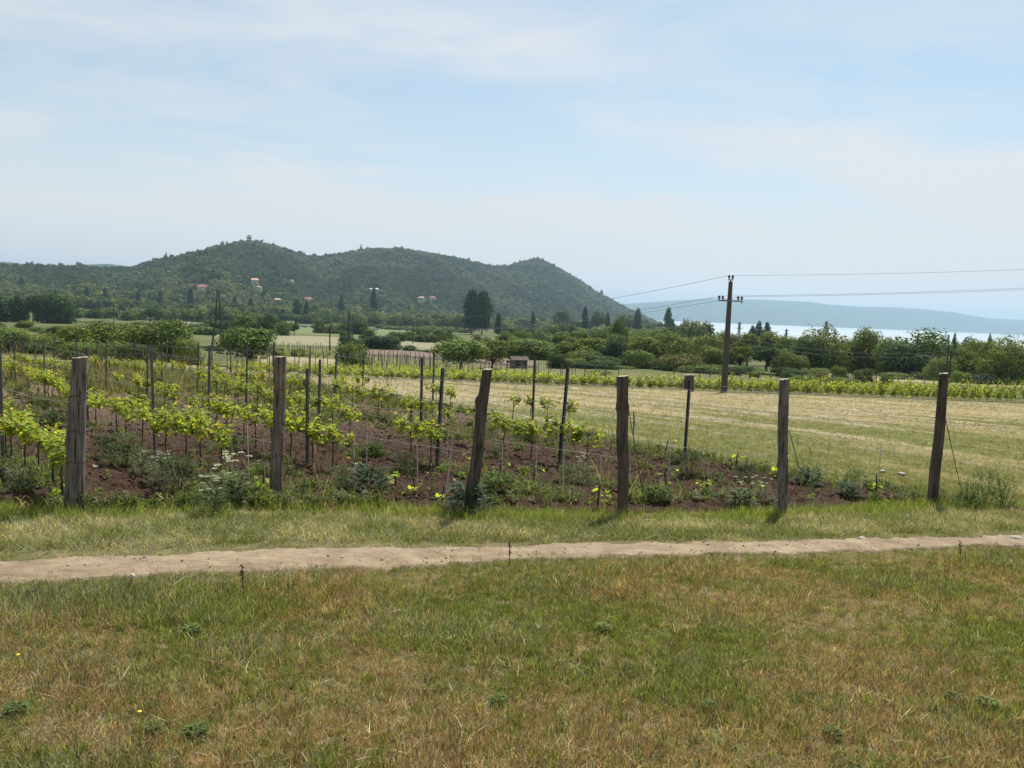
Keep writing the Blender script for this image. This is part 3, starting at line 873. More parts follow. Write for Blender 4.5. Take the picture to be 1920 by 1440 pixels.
# ------------------------------------------------------------------ vineyard posts, wires, vines
ROW_NAME = ['leftmost wooden post', 'second wooden post from the left', 'dark leaning wooden post', 'fourth wooden post from the left', 'fifth wooden post from the left', 'rightmost wooden post']
def wood_post(i, label, mat, r0, r1, tie_z, seed, knots=(), shoulder=None):
    b = PB[i]; tp = atY(*POSTS[i][1], b[1])
    d = np.array([tp[0] - b[0], 0, tp[2] - b[2]]); h = d[2]
    root = empty('wooden_post', tuple(b))
    nr, ns = 46, 22
    zz = np.linspace(-.12, 1, nr)
    a = np.linspace(0, 2 * np.pi, ns, endpoint=False)
    Z, A = np.meshgrid(zz, a, indexing='ij')
    rad = (r0 + (r1 - r0) * Z) * .92
    flute = (fbm(A * 2.4 + seed * 9, Z * 1.2, seed, 3) - .5) * .30 + (fbm(np.cos(A) * 7 + 20, np.sin(A) * 7 + Z * .8, seed + 3, 3) - .5) * .16
    lump = (fbm(np.cos(A) * 1.2 + 5, np.sin(A) * 1.2 + Z * 5, seed + 7, 3) - .5) * .22
    rad = rad * (1 + flute + lump)
    for (kz, ka, kr) in knots:
        rad = rad + kr * np.exp(-((Z - kz) / .035) ** 2 - ((np.angle(np.exp(1j * (A - ka)))) / .5) ** 2)
    if shoulder:
        sz, sa = shoulder
        rad = rad * np.where((Z > sz) & (np.abs(np.angle(np.exp(1j * (A - sa)))) < 1.3), .82, 1.0)
    cx = d[0] * Z + (fbm(Z * 2.6, Z * 0 + seed, seed + 1, 2) - .5) * .05 * np.sin(np.pi * np.clip(Z, 0, 1))
    X = cx + rad * np.cos(A); Y = rad * np.sin(A)
    ZZ = Z * h
    tz = ZZ.copy(); tz[-1] += (X[-1] - cx[-1]) * .10 + (fbm(A[-1] * 2, A[-1] * 0, seed + 4, 2) - .5) * .02
    V = np.stack([X, Y, tz], -1).reshape(-1, 3)
    V = np.vstack([V, [[cx[-1, 0], 0, h + .002]]])
    Fq = grid_faces(nr, ns, True)
    me = bpy.data.meshes.new('post_body')
    me.from_pydata(V.tolist(), [], Fq.tolist())
    for p in me.polygons: p.use_smooth = len(p.vertices) == 4
    me.update()
    obj('post_body', me, root, mat)
    tm = bpy.data.meshes.new('sawn_top'); rim = V[(nr - 1) * ns:nr * ns]
    tm.from_pydata(rim.tolist() + [[cx[-1, 0], 0, h + .004]], [], [(k, (k + 1) % ns, ns) for k in range(ns)]); tm.update()
    obj('sawn_top', tm, root, M['endgrain'])
    for z in tie_z:
        k = int((z + .12) / 1.12 * (nr - 1)); m = MB(); ring = []
        for j in range(ns + 1):
            q = V[k * ns + j % ns]; c = np.array([cx[k, 0], 0, q[2]])
            p = c + (q - c) * 1.05; p[2] = q[2] + .012 * math.sin(j * .9 + seed); ring.append(p)
        m.tube(ring, .0035, 5, False); m.build('wire_tie', M['rust'], root)
    tag(root, label, 'post', 'wooden end posts of the vine rows')
    return root, d
post_spec = [
    ('leftmost thick wooden end post with deep vertical cracks', 'wood', .105, .083, (.55, .34, .76), ((.46, 3.6, .02),), None),
    ('grey brown wooden end post with a square sawn top and dark centre crack', 'wood_brown', .088, .070, (.80, .56, .34), ((.5, 5.2, .02), (.3, 2.5, .012)), None),
    ('dark wooden end post leaning to the right with a pale sawn top', 'wood_dark', .080, .072, (.66, .44), ((.78, 3.4, .03),), (.82, 3.14)),
    ('upright wooden end post with peeling bark strips below its top', 'wood_dark', .072, .078, (.78, .50, .36), ((.78, 3.2, .018), (.78, .1, .018)), None),
    ('straight slim grey wooden end post with an anchor wire on its right', 'wood', .072, .068, (.82, .62, .42), ((.3, 4.4, .008),), None),
    ('rightmost wooden end post, tilted right, with a long anchor wire', 'wood_dark', .085, .068, (.80, .55), ((.62, 3.2, .012), (.3, 4.4, .012)), None)]
POST_ROOT = []
for i, (lb, mt, r0, r1, ties, kn, shd) in enumerate(post_spec):
    POST_ROOT.append(wood_post(i, lb, M[mt], r0, r1, ties, 200 + i * 11, kn, shd))
# bark strips peeling off the fourth post
for sx, z0, z1 in ((-1, 1.32, .95), (1, 1.30, 1.02)):
    m = MB(); m.tube([(sx * .060, -.015, z0), (sx * .072, -.02, (z0 + z1) / 2), (sx * .070, -.022, z1)], [.008, .009, .003], 5)
    m.build('bark_strip', M['wood_dark'], POST_ROOT[3][0])
def anchor(i, top_frac, foot_px, label):
    b = PB[i]; root, d = POST_ROOT[i]
    t0 = np.array([d[0] * top_frac + .07, 0, d[2] * top_frac])
    f = ground(*foot_px) - b; f[2] -= .03
    m = MB(); m.tube([t0, t0 * .5 + f * .5 + np.array([0, 0, -.015]), f], .006, 6)
    o = m.build('anchor_wire', M['rust'], root)
    o['label'] = label
anchor(3, .78, (1213, 957), 'dark twisted anchor wire slanting down right of the post')
anchor(4, .62, (1504, 893), 'dark anchor wire slanting down right of the post')
anchor(5, .68, (1806, 930), 'dark anchor wire slanting down right of the post')

def steel_mesh(h, seed):
    m = MB(); w, dp, th = .052, .034, .004
    m.box((0, 0, h / 2 - .1), (w, th, h + .2))
    m.box((-w / 2 + th / 2, dp / 2 + th / 2 + .0005, h / 2 - .1), (th, dp, h + .2)); m.box((w / 2 - th / 2, dp / 2 + th / 2 + .0005, h / 2 - .1), (th, dp, h + .2))
    for k in range(6):                      # wire hooks punched in both flanges
        z = h - .08 - k * .26
        for sx in (-1, 1): m.box((sx * (w / 2 + .004), dp * .6, z), (.008, .012, .03))
    return m.mesh('steel_post')
STEEL = [steel_mesh(1.75, 0), steel_mesh(1.86, 1), steel_mesh(1.66, 2)]
for s_ in STEEL: s_.materials.append(M['steel'])
def row_pt(k, t): return ROW0[k] + ROWDS[k] * t
def t_at_px(k, px):
    """distance along row k at which the row crosses photo column px (at post-top height)"""
    lo, hi = .5, 60.0
    f = lambda t: px_of([*row_pt(k, t), Hs(*row_pt(k, t)) + 1.0])[0] - px
    if f(lo) < 0: return lo
    for _ in range(40):
        c = (lo + hi) / 2
        if f(c) > 0: lo = c
        else: hi = c
    return lo
FIRST_PX = [None, 292, 580, 824, 1055, 1290]
POST_T = []
for k in range(6):
    t1 = t_at_px(k, FIRST_PX[k]) if FIRST_PX[k] else 4.3
    POST_T.append([t1 + 5.1 * j for j in range(9)])
steel_n = 0
ORD = ['first', 'second', 'third']
for k in range(6):
    for j, t in enumerate(POST_T[k]):
        p = row_pt(k, t)
        if p[0] / p[1] < -.74 or p[1] > 56: continue
        o = obj('steel_post', STEEL[(k + j * 2) % 3], None, None, (p[0], p[1], Hs(*p)))
        o.rotation_euler = (random.uniform(-.03, .03), random.uniform(-.035, .035) + (.035 if k == 5 and j == 0 else 0), -ROW_ANG + math.pi / 2 + random.uniform(-.15, .15))
        if j < 3: lb = f'{ORD[j]} grey steel post behind the {ROW_NAME[k]}'
        else: lb = f'thin grey steel post far behind the {ROW_NAME[k]}'
        tag(o, lb, 'trellis post', 'steel trellis posts in the vine rows')
# trellis wires: one thing for each strung wire
for k in range(6):
    tp = POST_ROOT[k][1]; b = PB[k]
    for w, (hz, nm) in enumerate(((.72, 'lowest'), (1.18, 'middle'), (1.58, 'topmost'))):
        pts = []
        f = min(.96, hz / tp[2])
        pts.append((b[0] + tp[0] * f, b[1], b[2] + tp[2] * f))
        prev = pts[0]
        for t in POST_T[k]:
            p = row_pt(k, t)
            if p[1] > 56: break
            q = (p[0], p[1], Hs(*p) + hz)
            mid = tuple((a + c) / 2 for a, c in zip(prev, q)); pts.append((mid[0], mid[1], mid[2] - .03 - .02 * (w == 1))); pts.append(q); prev = q
        m = MB(); m.tube(pts, .003, 5)
        o = m.build('trellis_wire', M['wire'])
        tag(o, f'{nm} trellis wire strung along the row of the {ROW_NAME[k]}', 'wire', 'trellis wires of the near vine rows')
# small wooden box on the first steel post of the last row
def nest_box():
    p = row_pt(5, POST_T[5][0]); z = Hs(*p)
    c = atY(1294, 703, p[1] + .03)
    root = empty('wooden_box', (c[0], p[1] + .10, c[2] - .30))
    m = MB(); m.box((-.055, 0, .14), (.075, .11, .26), Matrix.Rotation(.05, 3, 'Y')); m.build('left_board', M['wood_brown'], root)
    m = MB(); m.box((.052, .004, .12), (.095, .11, .32), Matrix.Rotation(-.06, 3, 'Y')); m.build('right_board', M['wood_brown'], root)
    m = MB(); m.box((.0, .0, .293), (.22, .14, .014)); m.build('pale_lid', M['stone'], root)
    tag(root, 'small weathered wooden box with a pale lid fixed to a steel post', 'box')
nest_box()

# --- vines
def vine_leaf(v, f, p, d, n, r, rd):
    """three-lobed leaf: centre plus seven rim points, folded along its midrib"""
    d = d.normalized(); s = d.cross(n)
    if s.length < 1e-3: s = Vector((1, 0, 0))
    s.normalize(); n = s.cross(d).normalized()
    k = len(v); v.append(tuple(p))
    for a, q in ((2.5, .75), (1.75, .95), (1.15, .62), (.62, .98), (.30, .66), (0, 1.15), (-.30, .66), (-.62, .98), (-1.15, .62), (-1.75, .95), (-2.5, .75)):
        z = abs(math.sin(a)) * .22 - .12 * q * math.cos(a)
        w = p + d * (math.cos(a) * q * r) + s * (math.sin(a) * q * r) + n * (z * r)
        v.append(tuple(w))
    f += [(k, k + j + 1, k + j + 2) for j in range(10)]
def vine_foliage(seed, n_shoot, span, z0, zh, nl, leaf_r, droop=.25):
    rd = random.Random(seed); v = []; f = []
    for i in range(n_shoot):
        x = rd.uniform(-span, span); az = rd.uniform(0, 6.283)
        L = zh * rd.uniform(.55, 1.2)
        for j in range(nl):
            tt = (j + rd.random()) / nl
            out = L * .55 * tt
            p = Vector((x + math.cos(az) * out * .8, math.sin(az) * out * .8, z0 + L * tt - droop * L * tt * tt + rd.uniform(-.05, .03)))
            la = az + (j % 2 * 2 - 1) * rd.uniform(.6, 2.0)
            d = Vector((math.cos(la), math.sin(la), rd.uniform(-.7, .15)))
            n = Vector((rd.uniform(-.6, .6), rd.uniform(-.6, .6), 1)).normalized()
            r = leaf_r * rd.uniform(.65, 1.2) * (1 - .45 * max(0, tt - .6) / .4)
            vine_leaf(v, f, p + d * r * .5, d, n, r, rd)
    me = bpy.data.meshes.new('foliage'); me.from_pydata(v, [], f); me.materials.append(M['vineleaf']); me.update()
    return me
def vine_trunk(seed, h, arms=True):
    rd = random.Random(seed); m = MB()
    x = y = 0; pts = []
    for j in range(7):
        pts.append((x, y, -.05 + (h + .05) * j / 6)); x += rd.uniform(-.018, .018); y += rd.uniform(-.014, .014)
    m.tube(pts, [.013 - .0008 * j for j in range(7)], 6)
    if arms:
        for sx in (-1, 1):
            m.tube([pts[-1], (pts[-1][0] + sx * .14, y, h + .03), (pts[-1][0] + sx * .30, y, h + .02)], [.009, .008, .004], 5)
    me = m.mesh('trunk', True); me.materials.append(M['vinebark']); return me
FOL = [vine_foliage(s, 11 + 2 * (s % 4), .45, .52 + .03 * (s % 3), .31 + .04 * (s % 4), 11, .052) for s in range(8)]
FOLS = [vine_foliage(20 + s, 9, .20, .58, .34, 10, .054) for s in range(3)]            # lone thinner vines
TRK = [vine_trunk(s, .70) for s in range(5)]
REP = [vine_foliage(40 + s, 2, .04, .08, .34, 4, .050) for s in range(4)]             # young replants
RTK = [vine_trunk(60 + s, .30, False) for s in range(2)]
def vine(name, p, fol, trk, label, group, sc=1.0, cat='grapevine'):
    root = empty(name, (p[0], p[1], Hs(*p)), -ROW_ANG + math.pi / 2 + random.uniform(-.25, .25) + (math.pi if random.random() < .5 else 0), (sc, sc, sc * random.uniform(.95, 1.06)))
    obj('trunk', trk, root); obj('foliage', fol, root)
    return tag(root, label, cat, group)
FOL_START = [.4, 1.9, 3.7, 4.6, 3.9, 8.6]
GAPS = [[(2.0, 2.6)], [(8.3, 9.0)], [(9.5, 10.6)], [(6.1, 7.2)], [(7.2, 8.4)], [(11.6, 13.0)]]
nv = 0
NTH = ['first', 'second', 'third', 'fourth', 'fifth', 'sixth', 'seventh', 'eighth', 'ninth', 'tenth']
for k in range(6):
    t = FOL_START[k]; j = 0
    while t < 44:
        p = row_pt(k, t); p = p + ROWN * random.uniform(-.04, .04)
        gap = any(a < t < b for a, b in GAPS[k]) or (t > 11 and random.random() < .36) or (k == 5 and t > 10 and random.random() < .3)
        if not gap and p[0] / p[1] > -.73 and p[1] < 47:
            lone = (k == 5 and t < 14) or random.random() < .12
            lb = f'{NTH[j]} leafy grapevine along the row of the {ROW_NAME[k]}' if j < len(NTH) else f'young grapevine far along the row of the {ROW_NAME[k]}'
            vine('grapevine', p, random.choice(FOLS if lone else FOL), random.choice(TRK), lb, f'grapevines in the row of the {ROW_NAME[k]}', random.uniform(.92, 1.12))
            nv += 1; j += 1
        t += random.uniform(.72, .9) if t < 20 else random.uniform(.9, 1.15)
# replanted young vines near the row ends with pale support rods
rod_me = MB().tube([(0, 0, -.08), (.004, .002, .35), (.0, .004, .78)], .0058, 6).mesh('vine_rod'); rod_me.materials.append(M['rod'])
for k in range(6):
    ts = {0: [.55, 1.15, 1.7], 1: [.35, 1.0, 1.5], 2: [.5, 1.15, 1.8, 2.5, 3.1], 3: [.4, 1.1, 1.8, 2.6, 3.3, 4.1], 4: [.5, 1.3, 2.1, 2.9], 5: [.9, 1.8, 2.7, 3.6, 5.4, 6.4, 7.4]}[k]
    for j, t in enumerate(ts):
        p = row_pt(k, t) + ROWN * random.uniform(-.06, .06)
        if k > 0 and random.random() < .9:
            o = obj('vine_rod', rod_me, None, None, (p[0] + .03, p[1], Hs(*p)))
            o.rotation_euler = (random.uniform(-.06, .06), random.uniform(-.07, .07), random.uniform(0, 6)); o.scale = (1, 1, random.uniform(.75, 1.15))
            tag(o, f'thin pale vine rod near the foot of the {ROW_NAME[k]}', 'rod', f'vine rods by the {ROW_NAME[k]}')
        if j % 2 == 0 or random.random() < .4:
            vine('grapevine_replant', p, random.choice(REP), random.choice(RTK), f'tiny replanted vine with yellow green leaves near the {ROW_NAME[k]}', f'replants by the {ROW_NAME[k]}', random.uniform(.9, 1.25))

# --- the older vineyard across the mown meadow
OLD = [vine_foliage(80 + s, 15, .30, .18, .95, 10, .095, .05) for s in range(4)]
OLDT = [vine_trunk(90 + s, .55) for s in range(2)]
RW0, RW1 = np.array([-3.5, 53.6]), np.array([44.0, 63.0])
old_dir = (RW1 - RW0) / np.linalg.norm(RW1 - RW0); old_ang = math.atan2(old_dir[1], old_dir[0])
L_old = np.linalg.norm(RW1 - RW0); t = 0; j = 0
while t < L_old:
    p = RW0 + old_dir * t
    root = empty('old_grapevine', (p[0], p[1], Hs(*p)), old_ang + random.uniform(-.2, .2) + (math.pi if random.random() < .5 else 0))
    q = .92 + .62 * t / L_old
    root.scale = (1.1, 1.1, q * random.uniform(.85, 1.2))
    obj('trunk', OLDT[j % 2], root); obj('foliage', OLD[random.randrange(4)], root)
    tag(root, 'leafy grapevine in the front hedge like row beyond the mown meadow', 'grapevine', 'grapevines in the front row beyond the meadow')
    t += random.uniform(.75, 1.0); j += 1
# rows farther behind read as one mass
xs, ys, zs, rz, sc = [], [], [], [], []
for rrow in range(1, 7):
    q0 = RW0 + np.array([-1.5 * rrow, 2.1 * rrow]); 
    for t in np.arange(-13 if rrow > 1 else -9, L_old, 1.0):
        p = q0 + old_dir * t + rng.normal(0, .05, 2)
        if rrow > 3 and t > 14: continue
        if rng.random() < .12: continue
        xs.append(p[0]); ys.append(p[1]); rz.append(old_ang + rng.normal(0, .2)); sc.append(rng.uniform(.75, 1.0) * (.72 + .4 * max(0, t) / L_old))
xs, ys = np.array(xs), np.array(ys); n = len(xs)
scatter('rear_vine_rows', place(xs, ys), np.stack([0 * xs, 0 * xs, np.array(rz)], -1), np.stack([np.full(n, 1.1), np.full(n, 1.1), np.array(sc)], -1), rng.integers(0, 4, n), np.full((n, 3), .1), OLD,
        'green vine rows crowded behind the front row beyond the meadow', 'vine rows')
# stakes of the old vineyard and the fence behind
stake_me = MB().tube([(0, 0, -.1), (.01, 0, .8), (0, .01, 1.55)], [.035, .033, .03], 6).mesh('vine_stake'); stake_me.materials.append(M['wood'])
for rrow, lo, hi, st, hs in ((2, -12, 16, 1.0, 1.0), (4, -14, 18, .95, 1.05)):
    t = lo
    while t < hi:
        p = RW0 + np.array([-1.5 * rrow, 2.1 * rrow]) + old_dir * t
        o = obj('vine_stake', stake_me, None, None, (p[0], p[1], Hs(*p)))
        o.rotation_euler = (random.uniform(-.04, .04), random.uniform(-.05, .05), random.uniform(0, 6)); o.scale = (1, 1, hs * random.uniform(.85, 1.12))
        tag(o, 'thin grey stake among the old vine rows behind the leaning post', 'stake', 'stakes among the old vine rows')
        t += st * random.uniform(.8, 1.2)
fence_me = MB().tube([(0, 0, -.2), (.01, 0, .7), (0, .01, 1.5)], [.055, .052, .05], 7).mesh('fence_stake'); fence_me.materials.append(M['wood'])
FA, FB = np.array([14.0, 66.5]), np.array([49.0, 72.0])
fd = (FB - FA) / np.linalg.norm(FB - FA); t = 0; ftop = []
while t < np.linalg.norm(FB - FA):
    p = FA + fd * t
    o = obj('fence_post', fence_me, None, None, (p[0], p[1], Hs(*p))); s_ = random.uniform(.9, 1.15); o.scale = (1, 1, s_)
    o.rotation_euler = (random.uniform(-.04, .04), random.uniform(-.05, .05), random.uniform(0, 6))
    tag(o, 'grey wooden post of the wire fence behind the right hand vine row', 'fence post', 'wire fence posts behind the right vine row')
    ftop.append((p[0], p[1], Hs(*p) + 1.35)); t += random.uniform(.75, 1.35)
for hz, nm in ((0, 'upper'), (-.5, 'lower')):
    m = MB(); m.tube([(a, b, c + hz) for a, b, c in ftop], .004, 5)
    tag(m.build('fence_wire', M['wire']), f'{nm} wire of the fence behind the right hand vine row', 'wire')
# young vineyard on the far left plain
for (a, b, c, d_, n, lb) in ((500, 661, 625, 667, 26, 'dark stake in the distant young vineyard left of the bush'), (700, 676, 830, 690, 16, 'slim stake in the young vineyard right of the bush'), (690, 687, 830, 700, 14, 'slim stake in the near rows right of the bush')):
    A_, B_ = ground(a, b), ground(c, d_)
    for j in range(n):
        p = A_ + (B_ - A_) * (j + random.uniform(-.3, .3)) / n
        o = obj('vine_stake', stake_me, None, None, (p[0], p[1], Hs(p[0], p[1]))); o.scale = (1.2, 1.2, random.uniform(.8, 1.1))
        o.rotation_euler = (0, random.uniform(-.05, .05), 0)
        tag(o, lb, 'stake', lb.replace('stake', 'stakes'))
xs, ys = [], []
for (a, b, c, d_) in ((470, 667, 640, 674), (500, 664, 640, 669), (600, 700, 900, 712), (560, 704, 900, 718), (640, 696, 860, 703), (690, 690, 860, 697), (470, 690, 600, 698)):
    A_, B_ = ground(a, b)[:2], ground(c, d_)[:2]; L_ = np.linalg.norm(B_ - A_)
    for t in np.arange(0, L_, 1.1):
        if random.random() < .85: q = A_ + (B_ - A_) * t / L_ + rng.normal(0, .1, 2); xs.append(q[0]); ys.append(q[1])
xs, ys = np.array(xs), np.array(ys); n = len(xs)
scatter('distant_vines', place(xs, ys), rots(n, .0), scl3(rng.uniform(.6, .95, n)), rng.integers(0, 4, n), np.full((n, 3), .1), OLD, 'small distant vines in the rows beyond the farm track', 'vine rows')

# ------------------------------------------------------------------ trees and shrubs
def leaf_cloud(name, lobes, n, size, seed, flat=.42, up=.25, inner=.72, skirt=False):
    rg = np.random.default_rng(seed)
    c = np.array([l[0] for l in lobes], float); r = np.array([l[1] for l in lobes], float)
    w = (r[:, 0] * r[:, 1] * r[:, 2]) ** (2 / 3.0); w /= w.sum()
    k = rg.choice(len(lobes), n, p=w)
    d = rg.normal(size=(n, 3)); d /= np.linalg.norm(d, axis=1)[:, None]
    if not skirt: d[:, 2] = np.where(d[:, 2] < -.55, -d[:, 2], d[:, 2])
    u = rg.uniform(inner, 1.06, n); st_ = rg.random(n) < .09; u[st_] = rg.uniform(1.05, 1.38, st_.sum()); u = u[:, None]
    p = c[k] + d * r[k] * u
    nrm = d + rg.normal(size=(n, 3)) * flat + np.array([0, 0, up]); nrm /= np.linalg.norm(nrm, axis=1)[:, None]
    a = np.cross(nrm, rg.normal(size=(n, 3))); a /= np.linalg.norm(a, axis=1)[:, None]; b = np.cross(nrm, a)
    s = (size * rg.uniform(.55, 1.35, n))[:, None]
    V = np.stack([p + a * s, p + b * s * .62 + nrm * s * .12, p - a * s, p - b * s * .62 + nrm * s * .12], 1).reshape(-1, 3)
    me = mesh_np(name, V, np.arange(4 * n).reshape(n, 4)); me.materials.append(M['crown']); return me
def lobes_round(seed, w, zc, zr, n, lr=(.32, .5), low=-.75):
    """crown lobes over an ellipsoid of half width w and half height zr about height zc (unit tree height 1)"""
    rd = random.Random(seed); L = [((0, 0, zc), (w * .62, w * .62, zr * .62))]
    for i in range(n):
        a = i * 2.399 + rd.uniform(-.4, .4); e = math.asin(rd.uniform(low, .95)); q = rd.uniform(.52, .72)
        s = rd.uniform(*lr)
        L.append(((w * q * math.cos(a) * math.cos(e), w * q * math.sin(a) * math.cos(e), zc + zr * q * math.sin(e)), (w * s, w * s, zr * s * 1.15)))
    return L
def limbs(name, seed, th, w, top, n, r=.035):
    rd = random.Random(seed); m = MB()
    m.tube([(0, 0, -.04), (rd.uniform(-.01, .01), 0, th * .5), (rd.uniform(-.02, .02), rd.uniform(-.02, .02), th), (rd.uniform(-.03, .03), 0, (th + top) / 2), (0, 0, top)], [r * 1.25, r, r * .8, r * .5, r * .15], 8)
    for i in range(n):
        a = i * 6.283 / n + rd.uniform(-.4, .4); z = th * rd.uniform(.75, 1.3); l = w * rd.uniform(.6, .95)
        m.tube([(0, 0, z), (math.cos(a) * l * .4, math.sin(a) * l * .4, z + (top - z) * .3), (math.cos(a) * l, math.sin(a) * l, z + (top - z) * rd.uniform(.45, .8))], [r * .55, r * .38, r * .1], 6)
        m.tube([(math.cos(a) * l * .4, math.sin(a) * l * .4, z + (top - z) * .3), (math.cos(a + .7) * l * .75, math.sin(a + .7) * l * .75, z + (top - z) * .75)], [r * .3, r * .08], 5)
    me = m.mesh(name, True); me.materials.append(M['bark']); return me
KIND = {}
def skirt_lobes(s):
    rd = random.Random(s); return [((math.cos(a) * .30, math.sin(a) * .30, rd.uniform(.10, .20)), (.20, .20, .16)) for a in np.arange(0, 6.2, .9)]
KIND['round'] = [(leaf_cloud('crown', lobes_round(300 + s, .54, .55, .46, 24, (.26, .42), -.97), 6500, .026, 310 + s), limbs('trunk', 320 + s, .17, .42, .85, 6)) for s in range(3)]
KIND['tree'] = [(leaf_cloud('crown', lobes_round(330 + s, .58, .46, .56, 30, (.22, .38), -1) + skirt_lobes(335 + s), 9500, .0225, 340 + s, skirt=True), limbs('trunk', 350 + s, .2, .4, .85, 6)) for s in range(5)]
KIND['shrub'] = [(leaf_cloud('crown', lobes_round(360 + s, .58, .42, .58, 26, (.22, .40), -1) + skirt_lobes(365 + s), 8000, .024, 370 + s, skirt=True), limbs('trunk', 380 + s, .1, .4, .7, 6, .022)) for s in range(4)]
KIND['tall'] = [(leaf_cloud('crown', lobes_round(700 + s, .44, .52, .52, 26, (.20, .36), -.95) + [((0, 0, .88), (.2, .2, .14))], 6500, .024, 710 + s, .5, .25, .6, True), limbs('trunk', 720 + s, .14, .36, .95, 7)) for s in range(3)]
KIND['loose'] = [(leaf_cloud('crown', lobes_round(390 + s, .5, .58, .42, 22, (.16, .30)), 2600, .028, 395 + s, .8, .3, .4), limbs('trunk', 398 + s, .3, .45, .95, 8)) for s in range(2)]
def poplar_lobes(s):
    rd = random.Random(s); return [((rd.uniform(-.12, .12) * math.sin(math.pi * z), rd.uniform(-.12, .12) * math.sin(math.pi * z), z), (.34 * math.sin(math.pi * min(.96, z * .85 + .10)) + .08,) * 2 + (.10,)) for z in np.linspace(.14, .92, 17)]
KIND['poplar'] = [(leaf_cloud('crown', poplar_lobes(400 + s), 3400, .034, 410 + s, .5), limbs('trunk', 420 + s, .1, .1, .9, 4, .03)) for s in range(3)]
def conifer_lobes(s):
    rd = random.Random(s); L = []
    for i, z in enumerate(np.linspace(.16, .96, 14)):
        w = .46 * (1 - z) ** .85 + .03
        for k in range(5):
            a = k * 1.2566 + i * .7 + rd.uniform(-.2, .2); L.append(((math.cos(a) * w * .55, math.sin(a) * w * .55, z - .02), (w * .5, w * .5, .035)))
    return L
KIND['conifer'] = [(leaf_cloud('crown', conifer_lobes(430 + s), 2600, .03, 440 + s, .5), limbs('trunk', 450 + s, .1, .1, .95, 4, .03)) for s in range(2)]
KIND['far_tree'] = [(leaf_cloud('crown', lobes_round(800 + s, .56, .48, .54, 24, (.22, .40), -1) + skirt_lobes(805 + s), 1900, .048, 810 + s, skirt=True), limbs('trunk', 820 + s, .2, .4, .85, 3)) for s in range(5)]
KIND['far_shrub'] = [(leaf_cloud('crown', lobes_round(830 + s, .58, .42, .58, 20, (.24, .42), -1) + skirt_lobes(835 + s), 1700, .052, 840 + s, skirt=True), limbs('trunk', 850 + s, .1, .4, .7, 3, .022)) for s in range(3)]
G_OLIVE = (.128, .160, .034); G_MID = (.105, .142, .030); G_DARK = (.054, .084, .026); G_LIGHT = (.175, .200, .045); G_GREY = (.125, .150, .062); G_DEEP = (.034, .058, .026)
tree_no = [0]
def tree(kind, px, ytop, wpx, Y, col, label, group=None, name='tree', cat='tree', sink=0.0):
    P = atY(px, ytop, Y); z = Hs(P[0], Y); h = P[2] - z
    if h < .4: h = .4
    w = wpx * Y / F * random.uniform(1.05, 1.2); h *= (random.uniform(1.05, 1.2) if Y < 200 and px > 930 and kind in ('tree', 'tall') else random.uniform(.98, 1.08)) if kind in ('tree', 'tall', 'shrub', 'round') else 1.03
    tree_no[0] += 1; i = tree_no[0]
    root = empty(name, (P[0], Y, z), i * 2.1, (w, w, h))
    if Y > 200 and kind in ('tree', 'tall', 'shrub'): kind = 'far_shrub' if kind == 'shrub' else 'far_tree'
    cr, tr = KIND[kind][i % len(KIND[kind])]
    obj('trunk', tr, root)
    c = obj('crown', cr, root)
    j = random.uniform(.88, 1.12)
    j *= 1.22
    c.color = (col[0] * j * random.uniform(.85, 1.02), col[1] * j, col[2] * j * random.uniform(.85, 1.15), 1)
    return tag(root, label, cat, group)
# left: the big shrub thicket, the lone fruit trees and bushes on the plain
tree('shrub', 166, 607, 105, 70, G_MID, 'left dome of the big green shrub thicket', 'shrubs of the big thicket', 'shrub', 'shrub')
tree('shrub', 207, 594, 85, 73, G_DARK, 'dark bushy crown rising in the middle of the big thicket', 'shrubs of the big thicket', 'shrub', 'shrub')
tree('shrub', 245, 600, 90, 71, G_OLIVE, 'olive green dome right of the dark crown in the big thicket', 'shrubs of the big thicket', 'shrub', 'shrub')
tree('shrub', 302, 595, 105, 71, (.092, .125, .024), 'bright green dome at the right end of the big thicket', 'shrubs of the big thicket', 'shrub', 'shrub')
tree('shrub', 148, 641, 62, 66, G_OLIVE, 'low bush in front of the thicket behind the leftmost wooden post', 'low bushes before the thicket', 'shrub', 'shrub')
tree('shrub', 205, 636, 75, 66, G_MID, 'low rounded bush at the middle foot of the thicket', 'low bushes before the thicket', 'shrub', 'shrub')
tree('shrub', 262, 641, 70, 66, G_DARK, 'low dark bush at the right foot of the thicket', 'low bushes before the thicket', 'shrub', 'shrub')
tree('shrub', 355, 630, 52, 66, G_OLIVE, 'small round bush standing alone right of the thicket', None, 'shrub', 'shrub')
tree('tree', 22, 613, 75, 74, G_OLIVE, 'yellow green tree at the left edge of the picture', None)
tree('shrub', 85, 622, 70, 80, G_MID, 'broad shrub between the left edge tree and the thicket', None, 'shrub', 'shrub')
tree('shrub', 60, 640, 60, 74, G_DARK, 'low dark shrub below the left edge tree', None, 'shrub', 'shrub')
tree('round', 466, 611, 92, 67, G_MID, 'lone fruit tree with a forked trunk left of the second wooden post', None, 'fruit_tree')
tree('shrub', 662, 642, 62, 69, G_MID, 'bushy tree right of the second wooden post by the utility pole', None)
tree('round', 867, 631, 98, 77, G_OLIVE, 'large round crowned tree above the leaning wooden post', None, 'round_tree')
tree('round', 925, 634, 58, 84, G_OLIVE, 'smaller tree with a bare trunk right of the large round tree', None, 'round_tree')
tree('tree', 900, 624, 34, 110, G_DARK, 'dark tree crown behind the large round tree', None)
